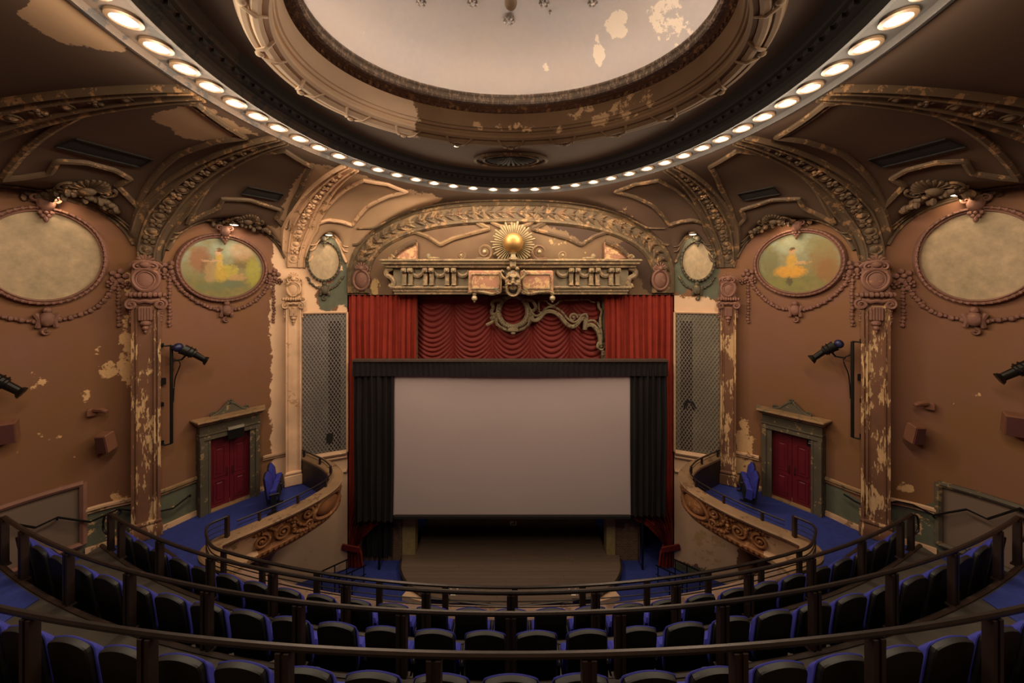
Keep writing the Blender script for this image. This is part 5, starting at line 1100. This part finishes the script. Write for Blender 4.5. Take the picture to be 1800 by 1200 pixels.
def arcY(x, Y0, R): return Y0 + R - np.sqrt(R*R - np.asarray(x, float)**2)
def arc_hit(u, Y0, R):
    k = (u - U0)/F; y = Y0
    for _ in range(30): y = float(arcY(k*y, Y0, R))
    return k*y, y
FR = (5.77, 19.4); RAIL1, RAIL2, RAIL3 = (4.65, 17.5), (3.6, 19.8), (2.55, 26.0)
ZF, ZR1, ZR2, ZR3 = -5.0, -4.13, -3.43, -2.75
rl = empty('balcony_rail', (0, 5.77, ZC), 'bronze guard rail with thin wires along the balcony front', 'railing')
half = np.vstack([np.c_[(x := -np.linspace(0, 5.45, 40)), arcY(x, *FR)], [(-5.9, 6.72), (-6.28, 6.96), (-6.45, 7.25), (-6.42, 7.45), (-6.3, 7.58)]]); half = catmull(half[::2], .08)
for z, r, nm in ((ZF, .026, 'top_rail'), (ZF - .13, .009, 'wire'), (ZF - .24, .009, 'wire'), (ZF - .34, .009, 'wire')):
    m = MB(); P = np.vstack([half[::-1], (half*np.array((-1, 1)))[1:]]); m.tube(np.c_[P, np.full(len(P), z)], r, 6); m.build(nm, M_RAIL if r > .02 else M_BLACK, rl)
for u in (393, 461, 557, 667, 783, 905, 1024, 1137, 1245, 1338, 1405):
    x, y = arc_hit(u, *FR); m = MB(); L_ = Matrix.Translation((x, y, (ZF + ZC)/2)) @ Matrix.Rotation(math.atan2(x, 19.4), 4, 'Z'); m.box((0, 0, 0), (.1, .05, ZF - ZC), L_); m.build('post', M_POST, rl, smooth=False)
for q in (-1, 1):
    m = MB(); m.box((q*6.3, 7.58, (ZF + ZC)/2), (.07, .07, ZF - ZC + .02)); m.build('post', M_POST, rl, smooth=False)
    root = empty('box_rail', (q*5.6, 8.5, ZC), f'thin low handrail along the inner edge of the {"left" if q < 0 else "right"} box parapet', 'railing', 'box rails')
    P = offs(box_path, -.1); k = (box_path[:, 1] > 7.7) ; P = P[k]; z = ZC + .2
    m = MB((lambda V: V*np.array((-1, 1, 1))) if q > 0 else None, flip=q > 0); m.tube(np.c_[P, np.full(len(P), z)], .02, 6); m.tube(np.c_[P, np.full(len(P), z - .1)], .007, 4); m.build('rail', M_RAIL, root)
    for i in np.linspace(6, len(P) - 3, 6).astype(int): m = MB(); m.box((P[i, 0]*-q, P[i, 1], ZC + .1), (.05, .05, .22)); m.build('post', M_POST, root, smooth=False)

# floors of the boxes and of the tiers
wl = wxy(np.linspace(s_of(528), float(np.interp(-3.2, -WP[:, 1], WS)), 60))
inner_c, inner_b = offs(cen, -.05), offs(box_path, -.05)
lp_ = [tuple(p) for p in inner_c] + [tuple(p) for p in inner_b[1:]] + [tuple(p) for p in wl]
poly = lp_ + [(-x, y) for x, y in lp_[::-1][:-1]]
m = MB(); plan_prism(m, poly, ZB - .03, ZB); tag(m.build('floor_balcony', M_CARPET, smooth=False), kind='structure')
TIERS = [((5.55, 16.5), RAIL1, -5.53, 7.5), (RAIL1, RAIL2, -4.8, 7.75), (RAIL2, RAIL3, -4.15, 8.25), (RAIL3, None, -3.45, 8.9)]
for i, (fa, ba, z, xl) in enumerate(TIERS):
    x = np.linspace(-xl, xl, 61); yf = arcY(x, *fa); yb = arcY(x, ba[0] - .03, ba[1]) if ba else np.full(61, -2.99)
    m = MB(); plan_prism(m, [tuple(p) for p in np.c_[x, yb]] + [tuple(p) for p in np.c_[x, yf][::-1]], ZB, z); t_ = tag(m.build('floor_tier', M_TREAD, smooth=False), kind='structure')
    m = MB(); m.tube(np.c_[x, yf, np.full(61, z)], .03, 6); m.build('nosing', M_RISER, t_)
    if i in (2, 3):
        for q in (-1, 1):
            xs = np.linspace((6.35, 5.3)[i - 2], xl - .05, 12)*q; y1 = arcY(xs, *fa) - .05; y0 = arcY(xs, *ba) if ba else np.full(12, 0.)
            m = MB(); pp = [tuple(p) for p in np.c_[xs, y0]] + [tuple(p) for p in np.c_[xs, y1][::-1]]; plan_prism(m, pp, z + .001, z + .014)
            tag(m.build('aisle_carpet', M_CARPET, smooth=False), f'blue carpet on the {("middle", "rear")[i - 2]} tier at the {"left" if q < 0 else "right"} side aisle', 'carpet', 'aisle carpets')
RAILS = [(RAIL1, ZR1, 7.42, 0.0, 'front', -4.8), (RAIL2, ZR2, 7.7, 0.0, 'middle', -4.15), (RAIL3, ZR3, 7.9, .59, 'rear', -3.45)]
for (ra, z, xe, x0, nm, zb) in RAILS:
    root = empty('guard_rail', (0, ra[0], zb), f'long curved bronze guard rail on brown posts behind the {nm} row of seats', 'railing', 'row guard rails')
    x = np.linspace(-xe, xe, 90); m = MB(); m.tube(np.c_[x, arcY(x, *ra) + .03, np.full(90, z)], .026, 8); m.build('top_rail', M_RAIL, root)
    xs = [x0 + 1.17*k for k in range(-8, 8)]; xs = [q for q in xs if abs(q) < xe - .35] + [-xe, xe]
    for q in xs:
        y = float(arcY(q, *ra)); L_ = Matrix.Translation((q, y + .03, (z + zb)/2 - .01)) @ Matrix.Rotation(q/ra[1], 4, 'Z')
        m = MB(); m.box((-.035, 0, 0), (.04, .07, z - zb - .02), L_); m.box((.035, 0, 0), (.04, .07, z - zb - .02), L_); m.box((0, 0, 0), (.04, .045, z - zb - .04), L_); m.box((0, 0, -(z - zb)/2 + .02), (.16, .1, .02), L_); m.build('post', M_POST, root, smooth=False)
    for q in (-1, 1):                                     # returns at the aisle ends
        y = float(arcY(xe, *ra)) + .03; m = MB(); m.tube(catmull([(q*xe, y, z), (q*(xe + .14), y + .02, z - .06), (q*(xe + .16), y + .02, z - .3), (q*(xe + .04), y, z - .38)], .04), .018, 6); m.build('rail_return', M_RAIL, root)

seat = empty('theatre_seat', (0, 0, 0))
# rear view: x right, -y towards the camera, z up; the sitter faces +y
rec = np.eye(4); rec[1, 2] = -.12
def back_outline(w, z0, z1, top, n=9):
    P = [(-w*.44, z0), (w*.44, z0), (w*.5, z0 + .25), (w*.5, z1 - .06)]
    P += [(w*.5*math.cos(a)*1.0 if False else w*(.5 - .08*(1 - math.cos(a))), z1 - .06 + .06*math.sin(a)) for a in np.linspace(.3, PI/2, 3)]
    P += [(w*.42*q, z1 + (top - z1)*(1 - q*q)) for q in np.linspace(.8, -.8, 7)]
    P += [(-w*(.5 - .08*(1 - math.cos(a))), z1 - .06 + .06*math.sin(a)) for a in np.linspace(PI/2, .3, 3)]
    P += [(-w*.5, z1 - .06), (-w*.5, z0 + .25)]; return P
def slab(mb, P, layers, local=None):
    P = np.array(P); c = P.mean(0); V = []; n = len(P)
    for (y, sc, dz) in layers: V += [(c[0] + (x - c[0])*sc, y, c[1] + (z - c[1])*(1 - (1 - sc)*.6) + dz) for x, z in P]
    F_ = [tuple(range(n)), tuple(range((len(layers)-1)*n, len(layers)*n))[::-1]]
    for k in range(len(layers) - 1): F_ += [(k*n+i, (k+1)*n+i, (k+1)*n+(i+1) % n, k*n+(i+1) % n) for i in range(n)]
    mb.add(V, F_, local)
m = MB(); slab(m, back_outline(.44, .22, 1.03, 1.065), [(-.03, .965, 0), (-.018, 1.0, 0), (.014, 1.0, 0)], rec); m.build('back_shell', M_SHELL, seat, ang=22)
m = MB(); slab(m, back_outline(.465, .4, 1.035, 1.07), [(.014, .985, -.005), (.022, 1.0, 0), (.034, .985, -.012), (.05, .94, -.05), (.1, .86, -.12)], rec); m.build('back_cushion', M_BLUE, seat, ang=35)
m = MB(); L_ = Matrix.Translation((0, .11, .49)) @ Matrix.Rotation(.12, 4, 'X'); m.box((0, 0, 0), (.49, .15, .36), L_, bev=.04); m.build('seat_cushion', M_BLUE, seat)
m = MB(); L_ = Matrix.Translation((0, .2, .46)) @ Matrix.Rotation(.12, 4, 'X'); m.box((0, 0, 0), (.42, .03, .32), L_, bev=.012); m.build('seat_pan', M_SHELL, seat)
m = MB(); m.box((.275, .13, .54), (.05, .26, .05), bev=.02); m.build('armrest', M_SHELL, seat)
m = MB(); m.box((.275, .12, .26), (.035, .12, .52)); m.box((.275, .12, .015), (.07, .3, .03)); m.build('standard', M_SHELL, seat, smooth=False)
SEATROWS = [((4.92, 17.4), -5.53, 13, True, 'front', 13), ((3.87, 19.6), -4.8, 14, False, 'middle', 14), ((2.86, 25.7), -4.15, 12, True, 'rear', 8)]
first = True
for (ra, z, nh, odd, nm, nvis) in SEATROWS:
    ks = range(-nh, nh + 1) if odd else [k + .5 for k in range(-nh, nh)]
    for i, k in enumerate(ks):
        th_ = k*.56/ra[1]; x = ra[1]*math.sin(th_); y = ra[0] + ra[1]*(1 - math.cos(th_))
        o = seat if first else copy_tree(seat); first = False
        o.location = (x, y, z); o.rotation_euler = (0, 0, th_)
        if odd and k == 0: lab = f'blue tip-up theatre seat with a black back, middle seat of the {nm} row'
        else:
            n = int(abs(k) + (0 if odd else .5)); lab = f'blue tip-up theatre seat with a black back, {nm} row, {ORD[n-1]} {"left" if k < 0 else "right"} of the middle'
        tag(o, lab, 'seat', f'{nm} row of theatre seats')
for side in (-1, 1):
    for j in range(2):
        u, v = (482, 876) if side < 0 else (2*U0 - 1316, 874); a = math.radians(-64)
        Y = -ZB*F/(v - HV); x = (u - U0)*Y/F + .56*j*math.cos(a); Y += .56*j*math.sin(a)
        o = copy_tree(seat); o.location = (x*-side, Y, ZB); o.rotation_euler = (0, 0, a*-side)
        tag(o, f'blue theatre seat in the {SIDE[side]} stage box, the {("farther", "nearer")[j]} of the pair', 'seat', 'seats in the stage boxes')
# stair rails on the main floor beside the stage
for q in (-1, 1):
    for j, (a, b) in enumerate((((561, 1006, 10.3), (613, 982, 11.5)), ((592, 1017, 10.2), (643, 993, 11.4)))):
        A, B = PX(*a), PX(*b); A[0] *= -q; B[0] *= -q; root = empty('stair_rail', (A[0], A[1], ZFLOOR), f'thin dark sloping stair rail on the main floor {"left" if q < 0 else "right"} of the stage, {("outer", "inner")[j]} one', 'railing', 'floor stair rails')
        m = MB(); m.tube([A, B], .024, 6); m.build('top_rail', M_BLACK, root)
        m = MB(); m.tube([A - (0, 0, .3), B - (0, 0, .3)], .015, 5); m.build('lower_rail', M_BLACK, root)
        for t in (.08, .5, .92): p = A + (B - A)*t; m = MB(); m.tube([p, (p[0], p[1], ZFLOOR)], .018, 5); m.build('post', M_BLACK, root)
